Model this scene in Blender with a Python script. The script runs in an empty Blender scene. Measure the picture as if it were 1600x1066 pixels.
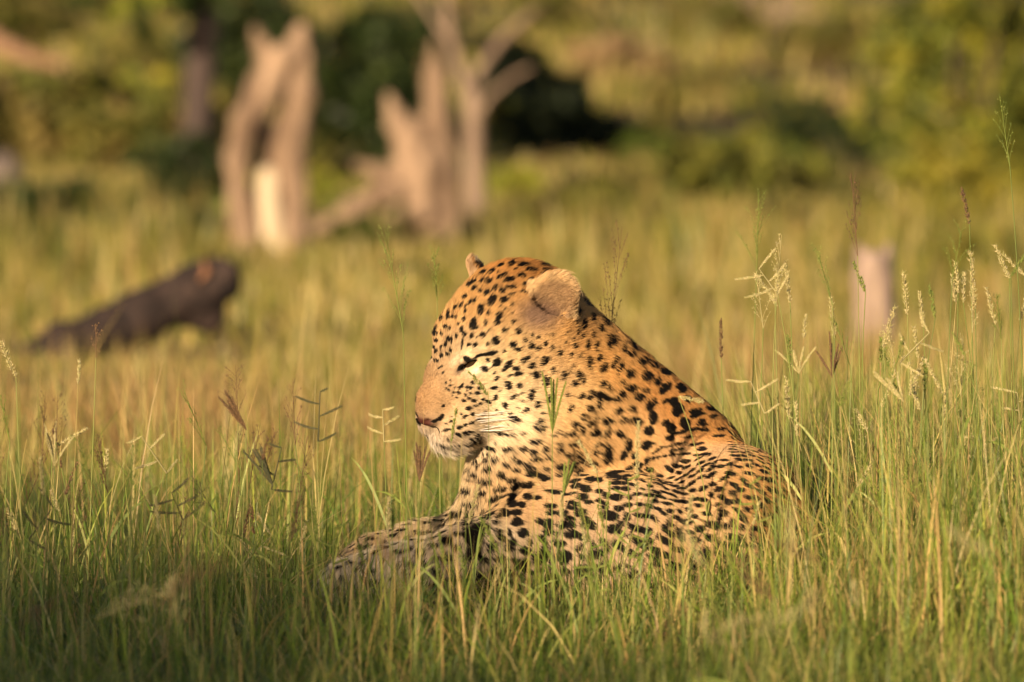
import bpy, math, random
import numpy as np
from mathutils import Vector
from mathutils.bvhtree import BVHTree
from mathutils.kdtree import KDTree

random.seed(7)
RNG = np.random.default_rng(7)
S = bpy.context.scene
C = S.collection

# ---------------------------------------------------------------- camera, world, sun, exposure
CAM = np.array([0.0, -13.75, 1.2])
PITCH = math.atan((533 + 204) * 7.5e-5)
cam_d = bpy.data.cameras.new('camera')
cam_d.lens = 300.0
cam_d.sensor_width = 36.0
cam_d.clip_start = 0.5
cam_d.clip_end = 900.0
cam_d.dof.use_dof = True
cam_d.dof.focus_distance = 13.66
cam_d.dof.aperture_fstop = 300.0 / 54.0
cam = bpy.data.objects.new('camera', cam_d)
cam.location = CAM
cam.rotation_euler = (math.pi / 2 - PITCH, 0, 0)
C.objects.link(cam)
S.camera = cam

SUN_EL, SUN_AZ = math.radians(12.0), math.radians(26.0)      # low, behind the camera, a little to its left
world = bpy.data.worlds.new('World')
S.world = world
world.use_nodes = True
wn = world.node_tree
sky = wn.nodes.new('ShaderNodeTexSky')
sky.sky_type = 'NISHITA'
sky.sun_disc = False
sky.sun_elevation = SUN_EL
sky.sun_rotation = math.pi + SUN_AZ
sky.altitude = 400
sky.dust_density = 2.0
wn.links.new(sky.outputs['Color'], wn.nodes['Background'].inputs['Color'])
wn.nodes['Background'].inputs['Strength'].default_value = 0.05

TO_SUN = Vector((-math.sin(SUN_AZ) * math.cos(SUN_EL), -math.cos(SUN_AZ) * math.cos(SUN_EL), math.sin(SUN_EL)))
sun_d = bpy.data.lights.new('sun', 'SUN')
sun_d.energy = 4.2
sun_d.angle = math.radians(0.6)
sun_d.color = (1.0, 0.77, 0.49)
sun = bpy.data.objects.new('sun', sun_d)
sun.rotation_euler = TO_SUN.to_track_quat('Z', 'Y').to_euler()
C.objects.link(sun)

S.view_settings.view_transform = 'Standard'
S.view_settings.look = 'None'
S.view_settings.gamma = 1.0
S.view_settings.exposure = 1.08
S.cycles.max_bounces = 6
S.cycles.transparent_max_bounces = 4
S.cycles.use_denoising = True

# ---------------------------------------------------------------- helpers
CP, SP = math.cos(PITCH), math.sin(PITCH)
K = 1.0 / 1600 * 36.0 / 300.0            # tangent of one photograph pixel

def P(px, py, y):
    """the point at world depth y on the sight line of photograph pixel (px, py)"""
    a, b = (px - 800) * K, -(py - 533) * K
    d = np.array([a, CP + b * SP, -SP + b * CP])
    return CAM + d * ((y - CAM[1]) / d[1])

def PIX(p):
    q = np.asarray(p) - CAM
    dep = q[..., 1] * CP - q[..., 2] * SP
    return np.stack([q[..., 0] / dep / K + 800, 533 - (q[..., 1] * SP + q[..., 2] * CP) / dep / K], -1)

def empty(name, loc, label=None, cat=None, group=None):
    o = bpy.data.objects.new(name, None)
    o.location = loc
    o.empty_display_size = 0.1
    C.objects.link(o)
    tag(o, label, cat, group)
    return o

def tag(o, label=None, cat=None, group=None, kind=None):
    if label: o['label'] = label
    if cat: o['category'] = cat
    if group: o['group'] = group
    if kind: o['kind'] = kind
    return o

def link(name, data, mat=None, parent=None):
    o = bpy.data.objects.new(name, data)
    if mat is not None: data.materials.append(mat)
    C.objects.link(o)
    if parent is not None:
        o.parent = parent
        o.matrix_parent_inverse.identity()
        o.location = -Vector(parent.location) if parent.parent is None else (0, 0, 0)
    return o

def mesh_np(name, V, F, col=None, smooth=False, nrm=False):
    """V (n,3); F a list of (m,k) index arrays"""
    me = bpy.data.meshes.new(name)
    V = np.asarray(V, np.float32)
    Fs = [np.asarray(f, np.int32) for f in F if len(f)]
    me.vertices.add(len(V)); me.vertices.foreach_set('co', V.ravel())
    lt = np.concatenate([np.full(len(f), f.shape[1], np.int32) for f in Fs])
    me.loops.add(int(lt.sum())); me.loops.foreach_set('vertex_index', np.concatenate([f.ravel() for f in Fs]))
    me.polygons.add(len(lt))
    me.polygons.foreach_set('loop_start', np.concatenate([[0], np.cumsum(lt)[:-1]]).astype(np.int32))
    me.polygons.foreach_set('loop_total', lt)
    if smooth: me.polygons.foreach_set('use_smooth', np.ones(len(lt), bool))
    me.update(calc_edges=True)
    if col is not None:
        a = me.color_attributes.new('Col', 'FLOAT_COLOR', 'POINT')
        c = np.ones((len(V), 4), np.float32); c[:, :3] = col
        a.data.foreach_set('color', c.ravel())
    return me

def mat_new(name):
    m = bpy.data.materials.new(name); m.use_nodes = True
    nt = m.node_tree; nt.nodes.clear()
    out = nt.nodes.new('ShaderNodeOutputMaterial')
    return m, nt, out

def mat_leaf(name, trans=0.4, rough=0.55, gloss=0.25, tint=(1, 1, 1)):
    m, nt, out = mat_new(name)
    at = nt.nodes.new('ShaderNodeAttribute'); at.attribute_name = 'Col'
    p = nt.nodes.new('ShaderNodeBsdfPrincipled')
    p.inputs['Roughness'].default_value = rough
    p.inputs['Specular IOR Level'].default_value = gloss
    t = nt.nodes.new('ShaderNodeBsdfTranslucent')
    mx = nt.nodes.new('ShaderNodeMixShader'); mx.inputs[0].default_value = trans
    nt.links.new(at.outputs['Color'], p.inputs['Base Color'])
    nt.links.new(at.outputs['Color'], t.inputs['Color'])
    nt.links.new(p.outputs[0], mx.inputs[1]); nt.links.new(t.outputs[0], mx.inputs[2])
    nt.links.new(mx.outputs[0], out.inputs['Surface'])
    return m

def mat_wood(name, c1, c2, scale=(30, 30, 4), rough=0.85, bump=0.4):
    m, nt, out = mat_new(name)
    tc = nt.nodes.new('ShaderNodeTexCoord')
    mp = nt.nodes.new('ShaderNodeMapping'); mp.inputs['Scale'].default_value = scale
    nz = nt.nodes.new('ShaderNodeTexNoise'); nz.inputs['Scale'].default_value = 1.0
    nz.inputs['Detail'].default_value = 6; nz.inputs['Roughness'].default_value = 0.65
    rp = nt.nodes.new('ShaderNodeValToRGB')
    rp.color_ramp.elements[0].position = 0.33; rp.color_ramp.elements[0].color = (*c1, 1)
    rp.color_ramp.elements[1].position = 0.68; rp.color_ramp.elements[1].color = (*c2, 1)
    p = nt.nodes.new('ShaderNodeBsdfPrincipled'); p.inputs['Roughness'].default_value = rough
    p.inputs['Specular IOR Level'].default_value = 0.2
    b = nt.nodes.new('ShaderNodeBump'); b.inputs['Strength'].default_value = bump; b.inputs['Distance'].default_value = 0.02
    L = nt.links.new
    L(tc.outputs['Object'], mp.inputs[0]); L(mp.outputs[0], nz.inputs['Vector']); L(nz.outputs['Fac'], rp.inputs[0])
    L(rp.outputs[0], p.inputs['Base Color']); L(nz.outputs['Fac'], b.inputs['Height']); L(b.outputs[0], p.inputs['Normal'])
    L(p.outputs[0], out.inputs['Surface'])
    return m

# signed distance shapes; each is (function, bounds lo, hi, op, k)
def V3(*a): return np.array(a, float)

def rcone(a, b, ra, rb, k=0.03, op='u'):
    a, b = np.asarray(a, float), np.asarray(b, float); ba = b - a; L2 = max(ba @ ba, 1e-9)
    def f(p):
        t = np.clip(((p - a) @ ba) / L2, 0, 1)
        return np.linalg.norm(p - a - t[..., None] * ba, axis=-1) - (ra + (rb - ra) * t)
    r = max(ra, rb)
    return (f, np.minimum(a, b) - r, np.maximum(a, b) + r, op, k)

def ell(c, r, M=None, k=0.03, op='u'):
    c, r = np.asarray(c, float), np.asarray(r, float)
    M = np.eye(3) if M is None else np.asarray(M, float)      # columns: the ellipsoid's own axes
    def f(p):
        q = (p - c) @ M
        k0 = np.linalg.norm(q / r, axis=-1); k1 = np.linalg.norm(q / r ** 2, axis=-1)
        return k0 * (k0 - 1.0) / np.maximum(k1, 1e-9)
    e = np.sqrt(((M * r) ** 2).sum(1))
    return (f, c - e, c + e, op, k)

def comb(d, s, op, k):
    if op == 'u':
        h = np.maximum(k - np.abs(d - s), 0) / k
        return np.minimum(d, s) - h * h * k * 0.25
    s = -s
    h = np.maximum(k - np.abs(d - s), 0) / k
    return np.maximum(d, s) + h * h * k * 0.25

def sdf_at(prims, p):
    d = np.full(p.shape[:-1], 1.0)
    for f, lo, hi, op, k in prims:
        pad = k + 0.03
        m = np.all((p > lo - pad) & (p < hi + pad), axis=-1)
        if m.any(): d[m] = comb(d[m], f(p[m]), op, k)
    return d

def sdf_mesh(prims, h, subdiv=1, disp=None):
    lo = np.min([q[1] for q in prims if q[3] == 'u'], 0) - 3 * h
    hi = np.max([q[2] for q in prims if q[3] == 'u'], 0) + 3 * h
    n = np.ceil((hi - lo) / h).astype(int) + 1
    ax = [lo[i] + h * np.arange(n[i]) for i in range(3)]
    D = np.full(n, 1.0)
    for f, l, u, op, k in prims:
        pad = k + 2.5 * h
        s = [slice(max(0, int((l[i] - pad - lo[i]) / h)), max(0, min(n[i], int((u[i] + pad - lo[i]) / h) + 2))) for i in range(3)]
        g = np.stack(np.meshgrid(ax[0][s[0]], ax[1][s[1]], ax[2][s[2]], indexing='ij'), -1)
        if g.size == 0: continue
        D[tuple(s)] = comb(D[tuple(s)], f(g), op, k)
    ins = D < 0
    c = sum(ins[i:n[0] - 1 + i, j:n[1] - 1 + j, q:n[2] - 1 + q].astype(np.int8) for i in (0, 1) for j in (0, 1) for q in (0, 1))
    act = (c > 0) & (c < 8)
    idx = np.full(act.shape, -1, np.int64); cells = np.argwhere(act); idx[act] = np.arange(len(cells))
    acc = np.zeros((len(cells), 3)); cnt = np.zeros(len(cells))
    I, J, Q = cells.T
    for a in range(3):
        for o1 in (0, 1):
            for o2 in (0, 1):
                o = [0, 0, 0]; b = [x for x in range(3) if x != a]; o[b[0]] = o1; o[b[1]] = o2
                A = np.array(o); B = A.copy(); B[a] = 1
                da = D[I + A[0], J + A[1], Q + A[2]]; db = D[I + B[0], J + B[1], Q + B[2]]
                m = (da < 0) != (db < 0)
                t = da[m] / (da[m] - db[m])
                acc[m] += A + t[:, None] * (B - A); cnt[m] += 1
    Vv = lo + h * (cells + acc / cnt[:, None])
    quads = []
    for a in range(3):
        b, e = [x for x in range(3) if x != a]
        sl0 = [slice(None)] * 3; sl1 = [slice(None)] * 3
        sl0[a] = slice(0, -1); sl1[a] = slice(1, None)
        i0, i1 = ins[tuple(sl0)], ins[tuple(sl1)]
        E = np.argwhere(i0 != i1)
        E = E[(E[:, b] > 0) & (E[:, e] > 0) & (E[:, b] < n[b] - 1) & (E[:, e] < n[e] - 1)]
        flip = ins[E[:, 0], E[:, 1], E[:, 2]]
        cb = np.zeros(3, int); cb[b] = 1; ce = np.zeros(3, int); ce[e] = 1
        g = lambda X: idx[X[:, 0], X[:, 1], X[:, 2]]
        q = np.stack([g(E - cb - ce), g(E - ce), g(E), g(E - cb)], 1)
        if a == 1: flip = ~flip
        q[~flip] = q[~flip][:, ::-1]
        quads.append(q)
    Fq = np.concatenate(quads)
    def proj(V, it):
        for _ in range(it):
            d0 = sdf_at(prims, V); e = 0.0008
            gr = np.stack([sdf_at(prims, V + np.eye(3)[i] * e) - d0 for i in range(3)], 1) / e
            l2 = np.maximum((gr ** 2).sum(1), 0.15)
            V = V - np.clip(d0 / l2, -h, h)[:, None] * gr
        return V
    Vv = proj(Vv, 1)
    for _ in range(subdiv):
        e = np.sort(np.stack([Fq, np.roll(Fq, -1, 1)], -1).reshape(-1, 2), 1)
        ue, inv = np.unique(e, axis=0, return_inverse=True); inv = inv.reshape(-1, 4)
        nV = len(Vv); nE = len(ue)
        ctr = Vv[Fq].mean(1)
        mid = Vv[ue].mean(1)
        f = np.arange(len(Fq)) + nV + nE
        inv = inv + nV
        Fn = np.concatenate([np.stack([Fq[:, i], inv[:, i], f, inv[:, i - 1]], 1) for i in range(4)])
        Vv = np.concatenate([Vv, mid, ctr]); Fq = Fn
    if subdiv: Vv = proj(Vv, 2)
    if disp is not None: Vv = Vv + disp(Vv)
    return Vv, Fq

def vnormals(V, F):
    nrm = np.cross(V[F[:, 2]] - V[F[:, 0]], V[F[:, 3 if F.shape[1] > 3 else 1]] - V[F[:, 1 if F.shape[1] > 3 else 0]])
    out = np.zeros_like(V)
    for i in range(F.shape[1]): np.add.at(out, F[:, i], nrm)
    return out / np.maximum(np.linalg.norm(out, axis=1, keepdims=True), 1e-12)

def wob(p, s, seed=0):
    """cheap smooth noise, about -1..1"""
    r = np.random.default_rng(seed); v = 0
    for i in range(6):
        w = r.normal(size=3); w *= s * (0.7 + 0.25 * i) / np.linalg.norm(w)
        v = v + np.sin(p @ w + r.uniform(0, 6.28)) / (1 + 0.3 * i)
    return v / 2.2

def tubes(paths, nside=6):
    """paths: list of (pts (n,3), radii (n,)) -> V, F"""
    Vs, Fs, off = [], [], 0
    for pts, rad in paths:
        pts = np.asarray(pts, float); n = len(pts)
        tg = np.gradient(pts, axis=0); tg /= np.linalg.norm(tg, axis=1, keepdims=True) + 1e-12
        ref = np.array([0, 0, 1.0]) if abs(tg[0, 2]) < 0.9 else np.array([1.0, 0, 0])
        a = np.cross(tg, ref); a /= np.linalg.norm(a, axis=1, keepdims=True) + 1e-12
        b = np.cross(tg, a)
        th = np.arange(nside) / nside * 2 * math.pi
        ring = pts[:, None] + np.asarray(rad)[:, None, None] * (a[:, None] * np.cos(th)[None, :, None] + b[:, None] * np.sin(th)[None, :, None])
        Vs.append(ring.reshape(-1, 3))
        i = np.arange(n - 1)[:, None] * nside; j = np.arange(nside)[None]
        k = (j + 1) % nside
        Fs.append(np.stack([i + j, i + k, i + nside + k, i + nside + j], -1).reshape(-1, 4) + off)
        off += n * nside
    return np.concatenate(Vs), np.concatenate(Fs)

def bez(p0, p1, p2, n):
    t = np.linspace(0, 1, n)[:, None]
    return (1 - t) ** 2 * np.asarray(p0) + 2 * t * (1 - t) * np.asarray(p1) + t * t * np.asarray(p2)
# ================================================================ THE LEOPARD
LEO = empty('leopard', (0.05, 0, 0), 'spotted leopard lying in the grass with its head turned left and down', 'leopard')

HY, HP, HR, HS = math.radians(39), math.radians(20), math.radians(-9), 1.10
_F = V3(-math.cos(HY), -math.sin(HY), 0); _L = V3(math.sin(HY), -math.cos(HY), 0); _U = V3(0, 0, 1)
_F2 = _F * math.cos(HP) - _U * math.sin(HP); _U2 = _U * math.cos(HP) + _F * math.sin(HP)
_L3 = _L * math.cos(HR) + _U2 * math.sin(HR); _U3 = _U2 * math.cos(HR) - _L * math.sin(HR)
HM = np.stack([_F2, _L3, _U3], 1)                       # head axes: forward, the animal's left, up
HO = P(664, 652, -0.13) - HM @ (V3(.105, 0, -.062) * HS)
def H(f, l, u): return HO + HM @ (V3(f, l, u) * HS)
def hell(c, r, axes=None, k=0.03, op='u'):
    M = HM if axes is None else HM @ axes
    return ell(H(*c), V3(*r) * HS, M, k * HS, op)
def hcone(a, b, ra, rb, k=0.03, op='u'): return rcone(H(*a), H(*b), ra * HS, rb * HS, k * HS, op)
def axes_from(long, nrm):
    a = V3(*long); a /= np.linalg.norm(a); n = V3(*nrm); n -= a * (n @ a); n /= np.linalg.norm(n)
    return np.stack([a, np.cross(n, a), n], 1)

def leopard_prims():
    q = []
    # torso, neck, chest
    q.append(rcone(P(838, 540, -.02), P(1040, 752, .07), .105, .138, .06))
    q.append(rcone(P(850, 640, -.02), P(832, 830, .0), .10, .128, .07))
    q.append(ell(P(965, 770, .13), (.19, .15, .17), k=.06))
    q.append(ell(P(965, 890, -.10), (.20, .135, .152), k=.022))
    q.append(ell(P(1138, 808, -.02), (.120, .16, .122), k=.026))
    q.append(ell(P(1180, 838, .02), (.088, .13, .106), k=.04))
    q.append(ell(P(1115, 880, -.12), (.105, .085, .10), k=.022))
    q.append(ell(P(1000, 940, -.02), (.22, .18, .10), k=.06))
    # near foreleg, far foreleg
    q.append(rcone(P(850, 830, -.13), P(735, 882, -.19), .075, .058, .05))
    q.append(rcone(P(735, 882, -.19), P(610, 895, -.20), .058, .046, .03))
    q.append(rcone(P(770, 850, .03), P(660, 868, .0), .06, .047, .05))
    q.append(rcone(P(660, 868, .0), P(590, 882, -.02), .050, .046, .03))
    for (x, y, d) in ((558, 918, -.20), (566, 905, -.02)):
        q.append(ell(P(x, y - 8, d), (.054, .042, .040), k=.03))
        for i in range(4):
            c = P(x - 40, y + 2 - (4 if 0 < i < 3 else 0), d - .03 + .02 * i)
            c = c + V3(.012 if i in (0, 3) else 0, 0, 0)
            q.append(ell(c, (.020, .0105, .014), k=.012))
    # hind foot and tail in the grass
    q.append(rcone(P(1120, 930, -.16), P(980, 948, -.22), .042, .032, .04))
    tp = [P(1215, 850, .10), P(1275, 905, .16), P(1340, 925, .15), P(1400, 930, .10)]
    for i in range(3): q.append(rcone(tp[i], tp[i + 1], .032 - .005 * i, .027 - .004 * i, .025))
    # head
    q.append(hell((-.086, 0, .018), (.098, .080, .084), k=.04))
    q.append(hell((-.024, 0, .022), (.064, .064, .042), k=.03))
    q.append(hcone((-.005, 0, -.004), (.083, 0, -.044), .038, .0265, .03))
    for s in (-1, 1):
        q.append(hell((-.045, .050 * s, -.045), (.066, .048, .062), k=.035))
        q.append(hell((-.092, .058 * s, -.046), (.060, .054, .070), k=.016))
        q.append(hcone((.006, .040 * s, .020), (-.055, .066 * s, .004), .013, .018, .022))
        q.append(hell((.058, .025 * s, -.080), (.038, .029, .028), k=.02))
        q.append(hcone((.045, .012 * s, -.102), (-.06, .045 * s, -.095), .024, .042, .03))
    q.append(hell((.060, 0, -.112), (.030, .026, .020), k=.02))
    q.append(hell((.099, 0, -.062), (.015, .020, .014), k=.012))
    for s in (-1, 1):
        ax = axes_from((-.22, .62 * s, .85), (.70, .62 * s, .05))
        fe_ = 1.0 if s > 0 else .84
        q.append(hell((-.104, (.074 if s > 0 else .082) * s, .054 if s > 0 else .046), (.056 * fe_, .035, .016), ax, k=.022))
        q.append(hell((-.088, .070 * s, .022), (.038, .042, .024), ax, k=.02))
        c0 = V3(-.104, (.074 if s > 0 else .082) * s, .056 if s > 0 else .048) + ax[:, 2] * .0185
        q.append(hell(tuple(c0), (.044 * fe_, .0255, .013), ax, k=.010, op='s'))
        q.append(hell((.020, .034 * s, -.036), (.042, .026, .030), k=.025))
        q.append(hcone((.036, .024 * s, .010), (-.012, .047 * s, .013), .0095, .0120, .014))
        # eye slit, nostril
        ea = axes_from((.9, -.45 * s, -.42), (.35, .9 * s, .2))
        q.append(hell((.0330, .0345 * s, .001), (.0155, .0050, .013), ea, k=.004, op='s'))
        q.append(hell((.113, .0125 * s, -.064), (.008, .005, .004), k=.004, op='s'))
        # mouth line
        q.append(hcone((.092, .006 * s, -.092), (.062, .046 * s, -.100), .0022, .0028, .005, 's'))
        q.append(hcone((.062, .050 * s, -.100), (.022, .062 * s, -.096), .0028, .0035, .005, 's'))
    return q

LP = leopard_prims()
LV, LF = sdf_mesh(LP, 0.0055, 1)
LV[:, 2] = np.maximum(LV[:, 2], -0.01)
LN = vnormals(LV, LF)
_bm = np.clip((np.linalg.norm(LV - H(-.05, 0, -.01), axis=1) - .2) / .08, 0, 1)
LV = LV + LN * (_bm * (.0030 * wob(LV, 22, 41) + .0016 * wob(LV, 48, 42)))[:, None]
LV[:, 2] = np.maximum(LV[:, 2], -0.01)
LN = vnormals(LV, LF)
bvh = BVHTree.FromPolygons(LV.tolist(), LF.tolist())
NOSE = H(.105, 0, -.06)

# --- coat: pale and tawny ground colour
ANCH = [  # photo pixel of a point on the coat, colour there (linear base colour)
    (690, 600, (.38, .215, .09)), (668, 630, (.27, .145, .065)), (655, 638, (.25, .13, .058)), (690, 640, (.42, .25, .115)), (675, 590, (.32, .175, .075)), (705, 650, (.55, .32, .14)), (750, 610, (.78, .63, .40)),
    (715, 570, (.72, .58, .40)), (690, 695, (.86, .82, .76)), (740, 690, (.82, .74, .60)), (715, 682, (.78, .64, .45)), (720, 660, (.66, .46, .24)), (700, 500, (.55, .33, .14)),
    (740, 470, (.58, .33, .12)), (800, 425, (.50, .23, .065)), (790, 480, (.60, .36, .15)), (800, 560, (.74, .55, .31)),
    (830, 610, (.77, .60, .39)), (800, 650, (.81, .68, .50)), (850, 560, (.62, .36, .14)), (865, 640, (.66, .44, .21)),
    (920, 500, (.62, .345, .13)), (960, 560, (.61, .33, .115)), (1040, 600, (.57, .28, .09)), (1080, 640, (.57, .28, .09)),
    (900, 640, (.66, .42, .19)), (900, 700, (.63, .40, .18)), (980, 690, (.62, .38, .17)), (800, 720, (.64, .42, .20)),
    (730, 780, (.70, .54, .34)), (760, 740, (.66, .44, .22)), (860, 760, (.56, .36, .19)), (950, 800, (.56, .38, .23)),  # flank tones duller, grazing light included in the coat colour
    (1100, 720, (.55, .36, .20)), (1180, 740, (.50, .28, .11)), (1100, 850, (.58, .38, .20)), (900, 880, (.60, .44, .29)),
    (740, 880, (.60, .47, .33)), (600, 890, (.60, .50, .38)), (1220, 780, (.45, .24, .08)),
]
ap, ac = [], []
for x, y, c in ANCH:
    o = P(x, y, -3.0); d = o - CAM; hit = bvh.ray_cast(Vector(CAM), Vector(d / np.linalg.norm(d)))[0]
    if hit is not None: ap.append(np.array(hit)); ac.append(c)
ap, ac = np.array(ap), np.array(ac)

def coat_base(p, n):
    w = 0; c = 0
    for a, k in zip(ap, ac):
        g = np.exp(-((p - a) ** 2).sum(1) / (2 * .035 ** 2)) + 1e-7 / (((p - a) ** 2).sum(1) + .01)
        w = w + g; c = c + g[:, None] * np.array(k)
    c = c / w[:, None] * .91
    return np.minimum(c * (1 + 0.07 * wob(p, 60, 3))[:, None], .84)

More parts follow.
